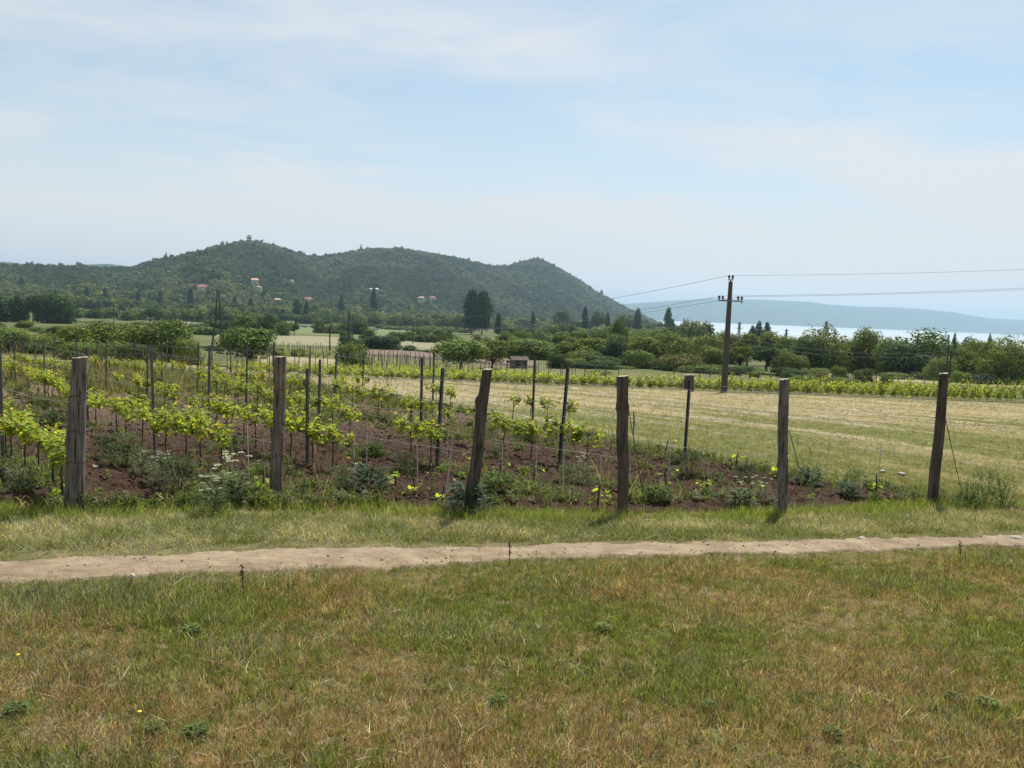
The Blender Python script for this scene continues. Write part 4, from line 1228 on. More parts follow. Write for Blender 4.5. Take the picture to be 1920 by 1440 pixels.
def many(kind, lst, label, group, name='tree', cat='tree'):
    """lst: (px, ytop, width px, distance, colour)"""
    for j, q in enumerate(lst):
        kd = random.choice(('tree', 'tall', 'tree', 'tall', 'loose')) if kind == 'tree' else kind
        q = list(q); q[1] += random.uniform(-6, 5) * min(1, 180 / q[3]); q[2] *= random.uniform(.85, 1.3)
        tree(kd, *q, label, group, name, cat)
# hedges across the plain
many('shrub', [(652, 633, 40, 150, G_DEEP), (685, 629, 48, 152, G_DARK), (720, 630, 48, 150, G_DEEP)], 'dark hedge bush right of the utility pole on the plain', 'dark hedge on the plain', 'hedge_bush', 'shrub')
many('shrub', [(650, 622, 26, 200, G_DARK), (690, 621, 26, 200, G_DARK), (735, 629, 30, 190, G_DARK)], 'small bush at the edge of the far green field', 'bushes by the far green field', 'hedge_bush', 'shrub')
many('shrub', [(372, 600, 30, 250, G_DARK), (395, 593, 36, 260, G_DARK), (425, 598, 34, 255, G_DEEP), (380, 612, 36, 220, G_MID), (412, 613, 30, 220, G_DARK)], 'dark hedge bush beyond the lone fruit tree on its left', 'hedge left of the fruit tree', 'hedge_bush', 'shrub')
many('tree', [(455, 586, 36, 250, G_MID), (482, 592, 34, 255, G_MID), (505, 590, 36, 250, G_DARK), (530, 602, 30, 240, G_MID), (552, 606, 26, 245, G_DARK)], 'green tree behind the lone fruit tree on the plain', 'trees behind the fruit tree')
many('shrub', [(745, 622, 30, 230, G_DARK), (770, 618, 34, 240, G_MID), (800, 622, 34, 230, G_DARK), (790, 612, 30, 300, G_MID), (825, 619, 34, 240, G_MID), (845, 622, 30, 200, G_DARK), (835, 610, 36, 330, G_GREY)], 'hedge tree left of the large round tree at the field edge', 'hedge trees at the field edge')
many('shrub', [(768, 652, 22, 140, G_DARK), (790, 655, 20, 135, G_DEEP), (810, 656, 20, 130, G_DARK)], 'tiny dark bush on the bare brown field', 'bushes on the brown field', 'hedge_bush', 'shrub')
# dark wood at the left, tree belt below the hill
many('tree', [(x, 559 + 9 * math.sin(x * .7), 32 + 8 * math.sin(x), 285 + (x * 7) % 60, (G_DARK, G_DEEP, G_DARK)[(x // 17) % 3]) for x in range(-30, 128, 13)], 'tall dark tree in the grove at the left edge', 'grove at the left edge')
many('tree', [(x, 575 + 4 * math.sin(x * .9), 34, 420 + (x * 13) % 60, (G_MID, G_DARK, G_GREY)[(x // 11) % 3]) for x in range(135, 440, 21)], 'mid green tree in the belt below the wooded hill', 'tree belt below the hill')
many('tree', [(x, 588 + 3 * math.sin(x * 1.1), 30, 560 + (x * 17) % 90, (G_MID, G_GREY, G_DARK)[(x // 13) % 3]) for x in range(440, 870, 19)], 'tree in the long belt behind the parked cars', 'tree belt behind the cars')
many('shrub', [(x, 606 + (x - 600) * .03, 28, 480 + (x * 7) % 50, (G_DARK, G_MID)[x % 2]) for x in range(720, 880, 17)], 'low tree in front of the long belt right of the cars', 'low trees right of the cars')
many('tree', [(x, 611 + 5 * math.sin(x * .37), 36, 130 + (x * 13) % 60, (G_DARK, G_MID, G_OLIVE)[(x // 9) % 3]) for x in range(-20, 135, 22)], 'green tree on the plain between the left edge grove and thicket', 'trees between grove and thicket')
many('shrub', [(x, 603 + 4 * math.sin(x * .5), 30, 300 + (x * 7) % 60, (G_DARK, G_MID, G_GREY)[(x // 7) % 3]) for x in list(range(120, 340, 24)) + list(range(430, 520, 20)) + list(range(600, 700, 26))], 'hedge bush at the far edge of the plain below the hill', 'far hedge below the hill', 'hedge_bush', 'shrub')
many('shrub', [(x, 652 + (x - 330) * .01 + 3 * math.sin(x), 28, 95 + (x * 3) % 20, (G_MID, G_OLIVE, G_DARK)[(x // 5) % 3]) for x in (335, 385, 402, 425, 520, 560)], 'small bush on the plain near the lone fruit tree', 'small bushes near the fruit tree', 'shrub', 'shrub')
# poplars
tree('poplar', 886, 546, 38, 440, G_DEEP, 'tallest dark poplar left of the pair in front of the hill', None, 'poplar')
tree('poplar', 906, 549, 38, 446, G_DEEP, 'second tall dark poplar, right of the tallest one', None, 'poplar')
tree('poplar', 935, 588, 14, 430, G_DEEP, 'small slim poplar right of the tall dark pair', None, 'poplar')
tree('poplar', 1098, 577, 14, 600, G_DEEP, 'slim dark poplar below the right slope of the hill', None, 'poplar')
tree('loose', 1055, 580, 40, 600, G_GREY, 'broad pale tree left of the slim poplar below the hill', None)
tree('loose', 1122, 580, 34, 610, G_GREY, 'pale tree just right of the slim poplar below the hill', None)
tree('poplar', 1140, 588, 12, 600, G_DARK, 'short poplar right of the pale tree below the hill', None, 'poplar')
tree('loose', 1172, 586, 40, 620, G_GREY, 'pale broad tree near the hill foot by the lake', None)
tree('poplar', 1197, 580, 16, 620, G_DARK, 'poplar standing at the foot of the hill before the lake', None, 'poplar')
tree('poplar', 1254, 579, 17, 560, G_DARK, 'dark poplar standing alone against the lake', None, 'poplar')
tree('poplar', 1262, 600, 9, 560, G_DARK, 'small poplar leaning on the lone one at the lake', None, 'poplar')
# low grey green belt behind the right tree mass
many('tree', [(x, 607 + (x - 940) * .03 + 4 * math.sin(x), 34, 430 + (x * 11) % 90, (G_GREY, G_MID, G_DARK)[(x // 17) % 3]) for x in range(948, 1250, 20)], 'hazy tree in the belt between the poplars and the tree mass', 'belt before the lake')
# the tree mass on the right
tree('tree', 975, 636, 70, 128, G_OLIVE, 'olive tree behind the dark shed', None)
many('tree', [(950, 622, 44, 170, G_OLIVE), (985, 618, 50, 185, G_MID), (1020, 624, 46, 172, G_GREY), (1055, 628, 56, 165, G_OLIVE), (1090, 625, 50, 190, G_MID), (1125, 616, 46, 180, G_MID), (1160, 616, 46, 160, G_OLIVE), (1195, 622, 50, 175, G_OLIVE), (1225, 623, 50, 190, G_MID), (1262, 621, 50, 180, G_DARK)],
     'tree in the back of the green mass left of the tall utility pole', 'back trees left of the tall pole')
many('tree', [(1010, 640, 66, 125, G_OLIVE), (1060, 642, 60, 122, G_OLIVE), (1110, 636, 70, 120, G_OLIVE), (1160, 628, 62, 128, G_MID), (1210, 634, 66, 125, G_OLIVE), (1255, 632, 60, 128, G_MID)],
     'olive green tree in the middle of the mass left of the tall pole', 'middle trees left of the tall pole')
tree('shrub', 1048, 662, 44, 92, G_DARK, 'dark bush at the left front of the tree mass', None, 'shrub', 'shrub')
tree('shrub', 1092, 652, 62, 104, G_OLIVE, 'olive bush right of the dark bush at the tree mass front', None, 'shrub', 'shrub')
tree('tree', 1150, 640, 56, 112, G_DEEP, 'dark green tree deep in the mass left of the pole', None)
tree('shrub', 1135, 666, 60, 102, G_DARK, 'low dark bush in front of the tree mass, left of the pole', None, 'shrub', 'shrub')
tree('shrub', 1195, 655, 66, 104, G_MID, 'rounded green bush in front of the tree mass', None, 'shrub', 'shrub')
tree('shrub', 1278, 660, 78, 100, (.105, .108, .026), 'broad yellow olive tree just left of the tall utility pole', None, 'shrub', 'shrub')
tree('shrub', 1245, 672, 40, 104, G_DARK, 'small dark bush left of the broad olive tree', None, 'shrub', 'shrub')
many('tree', [(1290, 632, 56, 145, G_MID), (1330, 630, 60, 140, G_OLIVE), (1370, 632, 56, 150, G_OLIVE), (1405, 628, 60, 140, G_OLIVE), (1445, 630, 60, 145, G_OLIVE), (1480, 642, 46, 135, G_MID)],
     'olive tree in the mass behind the tall utility pole', 'trees behind the tall pole')
many('tree', [(1335, 652, 60, 116, G_MID), (1390, 650, 64, 114, G_MID), (1440, 648, 66, 112, G_DARK), (1480, 655, 56, 110, G_MID)], 'shady green tree in front of the mass right of the tall pole', 'front trees right of the pole')
many('shrub', [(1335, 684, 44, 96, G_MID), (1375, 688, 36, 94, G_DARK), (1415, 694, 20, 90, G_OLIVE), (1395, 682, 46, 99, G_DARK)], 'low bush at the foot of the trees behind the tall pole', 'low bushes by the tall pole', 'shrub', 'shrub')
tree('tree', 1545, 618, 92, 118, G_OLIVE, 'large tree right of the mass with a wide olive crown before the lake', None)
tree('tree', 1520, 634, 70, 114, G_DARK, 'dark lower tree left under the wide olive crown', None)
tree('tree', 1585, 640, 60, 122, G_MID, 'green tree right under the wide olive crown', None)
tree('tree', 1632, 624, 62, 122, G_OLIVE, 'loose olive tree left of the big dark tree', None)
tree('tree', 1668, 640, 56, 118, G_MID, 'lower green tree tucked against the big dark tree', None)
tree('tree', 1722, 617, 120, 112, G_MID, 'biggest dark tree on the right in front of the lake', None)
tree('tree', 1700, 650, 90, 108, G_DARK, 'shady lower crown in front of the biggest dark tree', None)
tree('shrub', 1765, 668, 56, 100, G_OLIVE, 'light bush behind the rightmost wooden post', None, 'shrub', 'shrub')
tree('tree', 1810, 655, 70, 110, G_MID, 'rounded tree right of the twin slim poles', None)
tree('tree', 1850, 640, 66, 112, G_OLIVE, 'olive tree near the right edge', None)
tree('tree', 1905, 636, 84, 100, G_LIGHT, 'bright yellow green tree at the right edge', None)
tree('tree', 1870, 664, 56, 98, G_OLIVE, 'lower olive tree before the right edge tree', None)
tree('tree', 1975, 628, 80, 108, G_MID, 'tree cut by the right edge of the picture', None)
many('shrub', [(1490, 690, 36, 92, G_DARK), (1530, 692, 40, 90, G_OLIVE), (1575, 690, 34, 88, G_MID), (1620, 688, 40, 87, G_DARK)], 'scrub bush behind the fence between the fifth and last wooden posts', 'scrub behind the fence', 'shrub', 'shrub')
tree('shrub', 1664, 702, 23, 80, G_DARK, 'small dark upright bush at the fence left of the last wooden post', None, 'shrub', 'shrub')
tree('shrub', 1582, 707, 44, 82, G_MID, 'low spreading bush at the fence below the olive tree', None, 'shrub', 'shrub')
tree('shrub', 1508, 704, 50, 84, G_MID, 'low green bush at the fence right of the fifth wooden post', None, 'shrub', 'shrub')
tree('shrub', 1125, 692, 44, 80, G_GREY, 'grey green thorn bush at the end of the old vine rows', None, 'shrub', 'shrub')
many('shrub', [(x, 676 + (x - 1050) * .034 + 5 * math.sin(x * .31), 40 + 12 * math.sin(x), 99 + 4 * math.sin(x * .17), (G_DARK, G_MID, G_OLIVE, G_DEEP)[(x // 31) % 4]) for x in list(range(1070, 1480, 31)) + list(range(1680, 1950, 31))], 'undergrowth bush at the shady foot of the right tree mass', 'undergrowth of the tree mass', 'shrub', 'shrub')
# tree tops against the lake
tree('loose', 1298, 597, 60, 300, (.13, .16, .05), 'airy light green treetop against the lake left of the tall pole', None)
tree('tree', 1326, 602, 26, 310, G_DARK, 'dark treetop beside the airy one against the lake', None)
many('conifer', [(1412, 608, 30, 330, G_DEEP), (1424, 603, 34, 335, G_DEEP), (1439, 605, 32, 330, G_DEEP)], 'dark conifer top against the lake right of the tall pole', 'conifers right of the tall pole', 'conifer')
tree('conifer', 1779, 627, 16, 240, G_DEEP, 'slim dark conifer above the twin slim poles', None, 'conifer')
tree('conifer', 1791, 624, 18, 250, G_DEEP, 'second conifer right of the slim one above the twin poles', None, 'conifer')
tree('tree', 1825, 635, 44, 240, G_GREY, 'grey green tree between the conifers at the lake', None)
tree('conifer', 1857, 626, 20, 260, G_DARK, 'open branched conifer near the right edge against the lake', None, 'conifer')
many('tree', [(x, 625 + (x - 1250) * .035, 40, 260 + (x * 7) % 60, (G_MID, G_DARK, G_GREY)[(x // 30) % 3]) for x in (1250, 1275, 1350, 1380, 1460, 1610, 1660, 1800, 1840, 1880, 1920)], 'tree of the farther belt showing low against the lake', 'farther belt by the lake')
# dark columnar trees among the foothill wood
for x, yt, w, Y in ((162, 541, 11, 720), (197, 541, 12, 740), (130, 549, 9, 720), (357, 541, 13, 800), (557, 562, 18, 640), (575, 566, 12, 640), (701, 541, 13, 820), (258, 548, 10, 760), (300, 546, 10, 760), (530, 580, 12, 600), (470, 560, 12, 760), (440, 556, 11, 760), (640, 556, 11, 820), (1000, 585, 10, 700)):
    tree('poplar', x, yt, w, Y, G_DEEP, 'dark narrow conifer standing among the foothill wood', 'narrow dark trees on the foothill', 'cypress')

# ------------------------------------------------------------------ the wood on the hill: one mass
HOUSES = [((383, 546), 20, 'large house with a bright red roof high on the hillside', 0), ((478, 530), 13, 'cream house with an orange roof highest on the hillside', 1), ((546, 530), 9, 'small house with a pale red roof right of the highest one', 0),
          ((486, 541), 7, 'tiny pale house below the highest one', 1), ((520, 566), 11, 'low house with a pale roof above the parked cars', 1), ((577, 568), 17, 'red roofed house beside a dark narrow tree above the cars', 0),
          ((697, 545), 8, 'left of two small white houses on the slope', 2), ((706, 545), 8, 'right of two small white houses on the slope', 2), ((790, 562), 10, 'white walled house left of the tall poplars', 1), ((811, 562), 11, 'brown roofed house next to the tall poplars', 0)]
HPOS = [ground(*h[0]) for h in HOUSES]
def forest():
    protos = []
    for s in range(5):
        rg = np.random.default_rng(500 + s)
        lob = lobes_round(500 + s, .62, .5, .5, 9, (.3, .5))
        protos.append(leaf_cloud('wood_crown', lob, 260, .115, 510 + s, .55, .4, .8))
    for s in range(2):
        protos.append(leaf_cloud('wood_crown', poplar_lobes(530 + s), 200, .10, 540 + s, .5))
    for pm in protos: pm.materials.clear(); pm.materials.append(M['wood_leaf'])
    n = 52000
    th = rng.uniform(-41, _rt[-1] + .5, n)
    Ff = np.interp(th, _rt, _rF); Rr = np.interp(th, _rt, _rR)
    q = rng.random(n); lo = np.minimum(Ff * .84, 760)
    r = np.sqrt(lo ** 2 + q * ((Rr + 60) ** 2 - lo ** 2))
    x = r * np.sin(np.radians(th)); y = r * np.cos(np.radians(th)); z = H(x, y)
    keep = z > LAKE_Z + 1.5
    for hp in HPOS:                       # clearings round the houses, open downhill
        d = np.hypot(x - hp[0], y - hp[1]); rh = math.hypot(hp[0], hp[1]); al = (x * hp[0] + y * hp[1]) / rh - rh
        lat = np.abs(x * hp[1] - y * hp[0]) / rh
        keep &= ~((d < 13) | ((lat < 9) & (al < 4) & (al > -46)))
    x, y, z, r, th = [a[keep] for a in (x, y, z, r, th)]
    n = len(x)
    nz = fbm(x / 120, y / 120, 55, 4); nn = fbm(x / 30, y / 30, 56, 2)
    col = np.array(G_MID) * .68 + (np.array(G_GREY) * 1.15 - np.array(G_MID) * .68) * np.clip((nz - .44) * 7, 0, 1)[:, None]
    dk = rng.random(n) < .22; col[dk] = np.array(G_DARK) * 1.0
    lt = (rng.random(n) < .16) & (r < 1150); col[lt] = np.array(G_LIGHT) * .95
    col *= rng.uniform(.72, 1.28, (n, 1))
    hgt = (5 + 5 * rng.random(n) ** 1.8) * (.75 + .55 * nn) * np.where(r < 1150, 1.25, 1); wid = hgt * rng.uniform(.75, 1.1, n)
    big = rng.random(n) < .03; hgt[big] *= 1.35
    idx = rng.integers(0, 5, n); pop = rng.random(n) < .012; idx[pop] = rng.integers(5, 7, pop.sum()); wid[pop] *= .6; hgt[pop] *= 1.5; col[pop] = G_DARK
    ridge = np.interp(th, _rt, _rR); tall_ = (np.abs(r - ridge) < 70) & (rng.random(n) < .05); hgt[tall_] *= 1.5
    scatter('hillside_wood', np.stack([x, y, z - .5], -1), rots(n, .0), np.stack([wid, wid, hgt], -1), idx, col, protos, 'dense hazy green wood covering the whole hill', 'wood')
M['wood_leaf'] = leafy('hill_wood_leaves', 'instance', .28, .3, .04)
forest()

# ------------------------------------------------------------------ houses, lookout tower, shed, cars
M['wall_cream'] = plain('cream_plaster', (.62, .55, .44), .9, .2, 0, .12); M['wall_white'] = plain('white_plaster', (.6, .6, .58), .9, .2, 0, .08)
M['roof_red'] = plain('red_roof_tiles', (.36, .16, .12), .85, .2, 0, .25); M['roof_pale'] = plain('pale_roof_tiles', (.62, .38, .25), .85, .2, 0, .2); M['roof_white'] = plain('white_roof_sheet', (.55, .55, .55), .5, .3, 0, .08)
M['glass'] = plain('dark_window_glass', (.03, .04, .05), .15, .6, 0, .1); M['door'] = plain('brown_door', (.12, .07, .04), .7, .3, 0, .2)
def house(p, w, label, style, group=None):
    root = empty('house', tuple(p), random.uniform(-.35, .35))
    d, h = w * .62, min(5.5, w * .36); rh = w * .24
    mw = M['wall_white'] if style == 2 else M['wall_cream']; mr = (M['roof_red'], M['roof_pale'], M['roof_white'])[style]
    MB().box((0, 0, h / 2 - 1), (w, d, h + 2)).build('wall', mw, root)
    m = MB(); o = .5; e = h + .01
    m.add([(-w / 2 - o, -d / 2 - o, e), (w / 2 + o, -d / 2 - o, e), (w / 2 + o, d / 2 + o, e), (-w / 2 - o, d / 2 + o, e), (-w / 2 + w * .14, 0, e + rh), (w / 2 - w * .14, 0, e + rh)],
          [(0, 1, 5, 4), (1, 2, 5), (2, 3, 4, 5), (3, 0, 4), (3, 2, 1, 0)])
    rf = m.build('roof', mr, root)
    MB().box((w * .2, .6, e + rh * .9), (.7, .7, 1.6)).build('chimney', mw, rf)
    n = max(2, int(w / 3.2))
    for i in range(n):
        x = -w / 2 + w * (i + .5) / n
        if i == n // 2: MB().box((x, -d / 2 - .02, 1.05), (1.0, .08, 2.1)).build('door', M['door'], root)
        else:
            wn = MB().box((x, -d / 2 - .02, h * .58), (1.1, .06, 1.3)).build('window', M['glass'], root)
            MB().box((x, -d / 2 - .06, h * .58 - .72), (1.3, .16, .1)).build('sill', mw, wn)
    return tag(root, label, 'house', group)
for (px_, w, lb, st), hp in zip(HOUSES, HPOS):
    house(hp, w * math.hypot(hp[0], hp[1]) / F, lb, st, 'houses on the wooded hillside')
hp = atY(1592, 636, 200); house((hp[0], 200, Hs(hp[0], 200)), 8.5, 'brown roofed house almost hidden among the trees before the lake', 0)
def lookout():
    P = ground(467, 456); b = np.array(P); v = ray(467, 452); th = math.atan2(v[0], v[1]); r = 1695.0
    x, y = r * math.sin(th), r * math.cos(th); z = Hs(x, y)
    root = empty('lookout_tower', (x, y, z))
    top = EYE + r * _polar(467, 440)[1] - z
    s = top
    m = MB()
    for k in range(6):
        a = k * math.pi / 3; q = MB(); q.tube([(5.2 * math.cos(a), 5.2 * math.sin(a), -1), (3.2 * math.cos(a), 3.2 * math.sin(a), s * .66)], .38, 6); q.build('leg', M['bark'], root)
    q = MB(); q.tube([(0, 0, -1), (0, 0, s * .9)], 1.4, 8); q.build('stair_shaft', M['wood'], root)
    q = MB(); q.tube([(0, 0, s * .60), (0, 0, s * .655), (0, 0, s * .72)], [3.0, 5.8, 5.9], 12); pl = q.build('platform', M['wood_dark'], root)
    for k in range(6):
        a = k * math.pi / 3; q = MB(); q.tube([(4.6 * math.cos(a), 4.6 * math.sin(a), s * .70), (4.6 * math.cos(a), 4.6 * math.sin(a), s * .87)], .18, 5); q.build('roof_post', M['wood_dark'], root)
    q = MB(); q.tube([(0, 0, s * .855), (0, 0, s * .875), (0, 0, s)], [6.0, 5.8, .3], 12); q.build('roof', M['wood'], root)
    tag(root, 'round lookout tower with platform and conical roof on the hilltop', 'tower')
lookout()
def shed():
    p = ground(972, 690)
    root = empty('shed', tuple(p), .25)
    w, d, h = 1.7, 1.4, .95
    MB().box((0, 0, h / 2), (w, d, h)).build('wall', M['wood_dark'], root)
    m = MB(); m.add([(-w / 2 - .2, -d / 2 - .2, h + .01), (w / 2 + .2, -d / 2 - .2, h + .01), (w / 2 + .2, d / 2 + .2, h + .01), (-w / 2 - .2, d / 2 + .2, h + .01), (-w / 2 - .2, 0, h + .4), (w / 2 + .2, 0, h + .4)],
                    [(0, 1, 5, 4), (2, 3, 4, 5), (1, 2, 5), (3, 0, 4), (3, 2, 1, 0)]); m.build('roof', M['wood_dark'], root)
    MB().box((.2, -d / 2 - .02, .42), (.6, .06, .84)).build('door', M['wood'], root)
    tag(root, 'small dark wooden shed below the tree mass, right of the leaning post', 'shed')
    p = ground(957, 691); root = empty('bench', tuple(p), .2)
    MB().box((0, 0, .45), (.9, .4, .06)).build('seat', M['wood'], root)
    for sx in (-.38, .38): MB().box((sx, 0, .21), (.08, .34, .42)).build('leg', M['wood_dark'], root)
    MB().box((0, .2, .75), (.9, .05, .3)).build('backrest', M['wood'], root)
    tag(root, 'little wooden bench just left of the dark shed', 'bench')
shed()
M['tyre'] = plain('black_rubber', (.02, .02, .02), .9, .2, 0, .1)
PAINT = {c: plain('car_paint_' + c, v, .3, .5, 0, .04) for c, v in {'white': (.75, .75, .75), 'silver': (.42, .44, .46), 'teal': (.25, .50, .52), 'red': (.6, .10, .05), 'dark': (.06, .07, .09)}.items()}
def car(p, rz, colour, label, van=False, group='cars parked below the hill'):
    root = empty('parked_van' if van else 'parked_car', tuple(p), rz)
    L, W, hb, hc = (5.6, 2.1, 1.2, 2.4) if van else (4.3, 1.8, .85, 1.45)
    z0 = .32
    prof = [(-L / 2, z0), (-L / 2, hb), (-L / 2 + .15, hb + .05), (L / 2 - .25, hb - .1), (L / 2, hb - .3), (L / 2, z0)]
    m = MB(); n = len(prof)
    m.add([(x, -W / 2, z) for x, z in prof] + [(x, W / 2, z) for x, z in prof], [tuple(range(n - 1, -1, -1)), tuple(range(n, 2 * n))] + [(i, (i + 1) % n, n + (i + 1) % n, n + i) for i in range(n)])
    m.build('body', PAINT[colour], root)
    a, b, c, d = (-L / 2 + .02, -L / 2 + .1, L / 2 - 1.6, L / 2 - .9) if van else (-L / 2 + .2, -L / 2 + .8, .35, 1.15)
    m = MB(); q = .12
    m.add([(a, -W / 2 + q, hb), (d, -W / 2 + q, hb - .03), (d, W / 2 - q, hb - .03), (a, W / 2 - q, hb), (b, -W / 2 + q * 2.2, hc), (c, -W / 2 + q * 2.2, hc), (c, W / 2 - q * 2.2, hc), (b, W / 2 - q * 2.2, hc)],
          [(0, 1, 5, 4), (1, 2, 6, 5), (2, 3, 7, 6), (3, 0, 4, 7)]); m.build('cabin' if van else 'windows', PAINT[colour] if van else M['glass'], root)
    MB().box(((b + c) / 2, 0, hc + .02), (c - b + .1, W - q * 4, .06)).build('roof', PAINT[colour], root)
    for sx in (-L * .31, L * .31):
        for sy in (-1, 1):
            wm = MB(); wm.tube([(sx, sy * (W / 2 - .2), .32), (sx, sy * (W / 2 + .01), .32)], .32, 12); w_ = wm.build('wheel', M['tyre'], root)
            rm = MB(); rm.tube([(sx, sy * (W / 2 + .012), .32), (sx, sy * (W / 2 + .03), .32)], .19, 10); rm.build('rim', PAINT['silver'], w_)
    for sy in (-1, 1): MB().box((L / 2 + .01, sy * (W / 2 - .3), hb - .38), (.05, .35, .14)).build('headlight', PAINT['white'], root)
    return tag(root, label, 'van' if van else 'car', group)
for px_, py_, rz, c, lb in ((514, 611, .2, 'teal', 'pale teal car at the left end of the parked row'), (523, 612, .1, 'white', 'white car next to the teal one in the parked row'), (538, 611, .2, 'red', 'red car half hidden by the trees'),
                            (554, 614, .1, 'silver', 'silver car at the left of the right parked group'), (561, 614, 2.9, 'white', 'white car second in the right parked group'), (573, 615, .15, 'silver', 'silver car in the middle of the right parked group'),
                            (585, 615, 3.0, 'dark', 'dark car near the right end of the parked row'), (592, 615, .1, 'silver', 'silver car at the right end of the parked row'), (706, 620, 0.2, 'white', 'white car alone at the edge of the green field')):
    car(ground(px_, py_ + .8), rz, c, lb)
car(ground(338, 599), 3.0, 'white', 'white van passing below the hill above the thicket', True, None)

# ------------------------------------------------------------------ utility poles and lines
def power_pole(name, base, h, label, group=None, r=.17, rz=0.0, arm=True, double=False, lean=0.0):
    root = empty(name, tuple(base), rz)
    root.rotation_euler = (0, lean, rz)
    if double:
        for sx in (-1, 1):
            MB().tube([(sx * .9, 0, -.3), (sx * .35, 0, h * .55), (sx * .12, 0, h)], [r, r * .8, r * .6], 8).build('pole', M['concrete'], root)
        MB().box((0, 0, h * .5), (.9, .12, .12)).build('brace', M['concrete'], root)
    else:
        MB().tube([(0, 0, -.3), (0, 0, h * .5), (0, 0, h)], [r, r * .8, r * .58], 10).build('pole', M['concrete'], root)
    ends = []
    if arm:
        za = h - 1.35
        m = MB(); m.box((0, -.16, za), (1.75, .07, .09)); m.box((.86, -.16, za - .09), (.05, .06, .16), Matrix.Rotation(.7, 3, 'Y')); m.build('crossarm', M['polesteel'], root)
        m = MB(); m.box((0, 0, h + .12), (.36, .07, .07)); m.tube([(0, 0, h - .05), (0, 0, h + .1)], .05, 6); m.build('top_bracket', M['polesteel'], root)
        for (x, y, z) in ((-.13, 0, h + .15), (.13, 0, h + .15), (-.82, -.16, za + .05), (-.56, -.16, za + .05), (.56, -.16, za + .05), (.82, -.16, za + .05)):
            q = MB(); q.tube([(x, y, z), (x, y, z + .05), (x, y, z + .09), (x, y, z + .13), (x, y, z + .19), (x, y, z + .26), (x, y, z + .30)], [.03, .03, .085, .06, .095, .07, .03], 10)
            q.build('insulator', M['porcelain'], root)
        ends = [(-.13, 0, h + .42), (-.70, -.16, za + .32), (.70, -.16, za + .32)]
    tag(root, label, 'utility pole', group)
    Mx = Matrix.Translation(Vector(base)) @ Euler((0, lean, rz)).to_matrix().to_4x4()
    return root, [Mx @ Vector(e) for e in ends]
b = ground(1357, 737)
top = atY(1370, 528, b[1]); h_main = top[2] - b[2]
_, E1 = power_pole('utility_pole', b, h_main, 'tall concrete utility pole with crossarm and insulators right of centre', r=.245, rz=.1, lean=(top[0] - b[0]) / h_main)
def at_dist(px, ytop, Y):
    P = atY(px, ytop, Y); z = Hs(P[0], Y); return np.array([P[0], Y, z]), P[2] - z
b, h = at_dist(654, 590, 128); _, E2 = power_pole('utility_pole', b, h, 'utility pole with crossarm rising behind the bushy tree', r=.19, rz=.5)
b, h = at_dist(409, 546, 118); _, E3 = power_pole('utility_pole', b, h, 'tall A shaped double utility pole on the left plain', r=.15, rz=.2, double=True)
for px_, yt, Y, lb in ((661, 592, 235, 'thin far pole just right of the pole behind the bushy tree'), (213, 566, 240, 'far utility pole above the big thicket'), (775, 600, 210, 'far pole left of the tall poplars'), (1101, 596, 420, 'far pole beside the slim poplar below the hill')):
    b, h = at_dist(px_, yt, Y); power_pole('utility_pole', b, h, lb, r=.16, rz=.3)
b, h = at_dist(619, 607, 125); power_pole('utility_pole', b, h, 'plain slender pole between the second wooden post and bushy tree', r=.13, arm=False)
b, h = at_dist(1784, 657, 75); _, E5 = power_pole('utility_pole', b, h, 'right of the twin slim poles behind the last wooden post', r=.11, arm=False)
b, h = at_dist(1779, 648, 76); _, E6 = power_pole('utility_pole', b, h, 'left, darker one of the twin slim poles behind the last wooden post', r=.11, arm=False); tw = Vector(b) + Vector((0, 0, h))
# next pole of the line, beyond the right edge
P = atY(2230, 500, 62); pz = Hs(P[0], 62)
_, E4 = power_pole('utility_pole', (P[0], 62, pz), P[2] - pz, 'utility pole of the same line beyond the right edge', r=.22)
def cable(a, b, sag, label, r=.011, n=24, group='power lines'):
    a, b = Vector(a), Vector(b); pts = []
    for i in range(n + 1):
        t = i / n; p = a.lerp(b, t); p.z -= sag * 4 * t * (1 - t); pts.append(p)
    o = MB().tube(pts, r, 5).build('power_cable', M['cable'])
    return tag(o, label, 'cable', group)
for a, c, w in zip(E1, E2, ('top', 'left', 'right')): cable(c, a, 1.9, f'{w} power cable sagging left from the tall utility pole', .014)
for a, c, w in zip(E1, E4, ('top', 'left', 'right')): cable(a, c, .25, f'{w} power cable running right from the tall utility pole')
for a, c, w in zip(E2, E3, ('top', 'left', 'right')): cable(a, c, .9, f'{w} power cable between the bushy tree pole and the A shaped pole', .014)
mainp = Vector(ground(1357, 737))
for k, dz in enumerate((0, -.35)): cable(mainp + Vector((.12, 0, 4.05 + dz)), tw + Vector((0, 0, -.5 + dz)), .7, f'{("upper", "lower")[k]} low cable from the tall pole to the twin slim poles', .010)
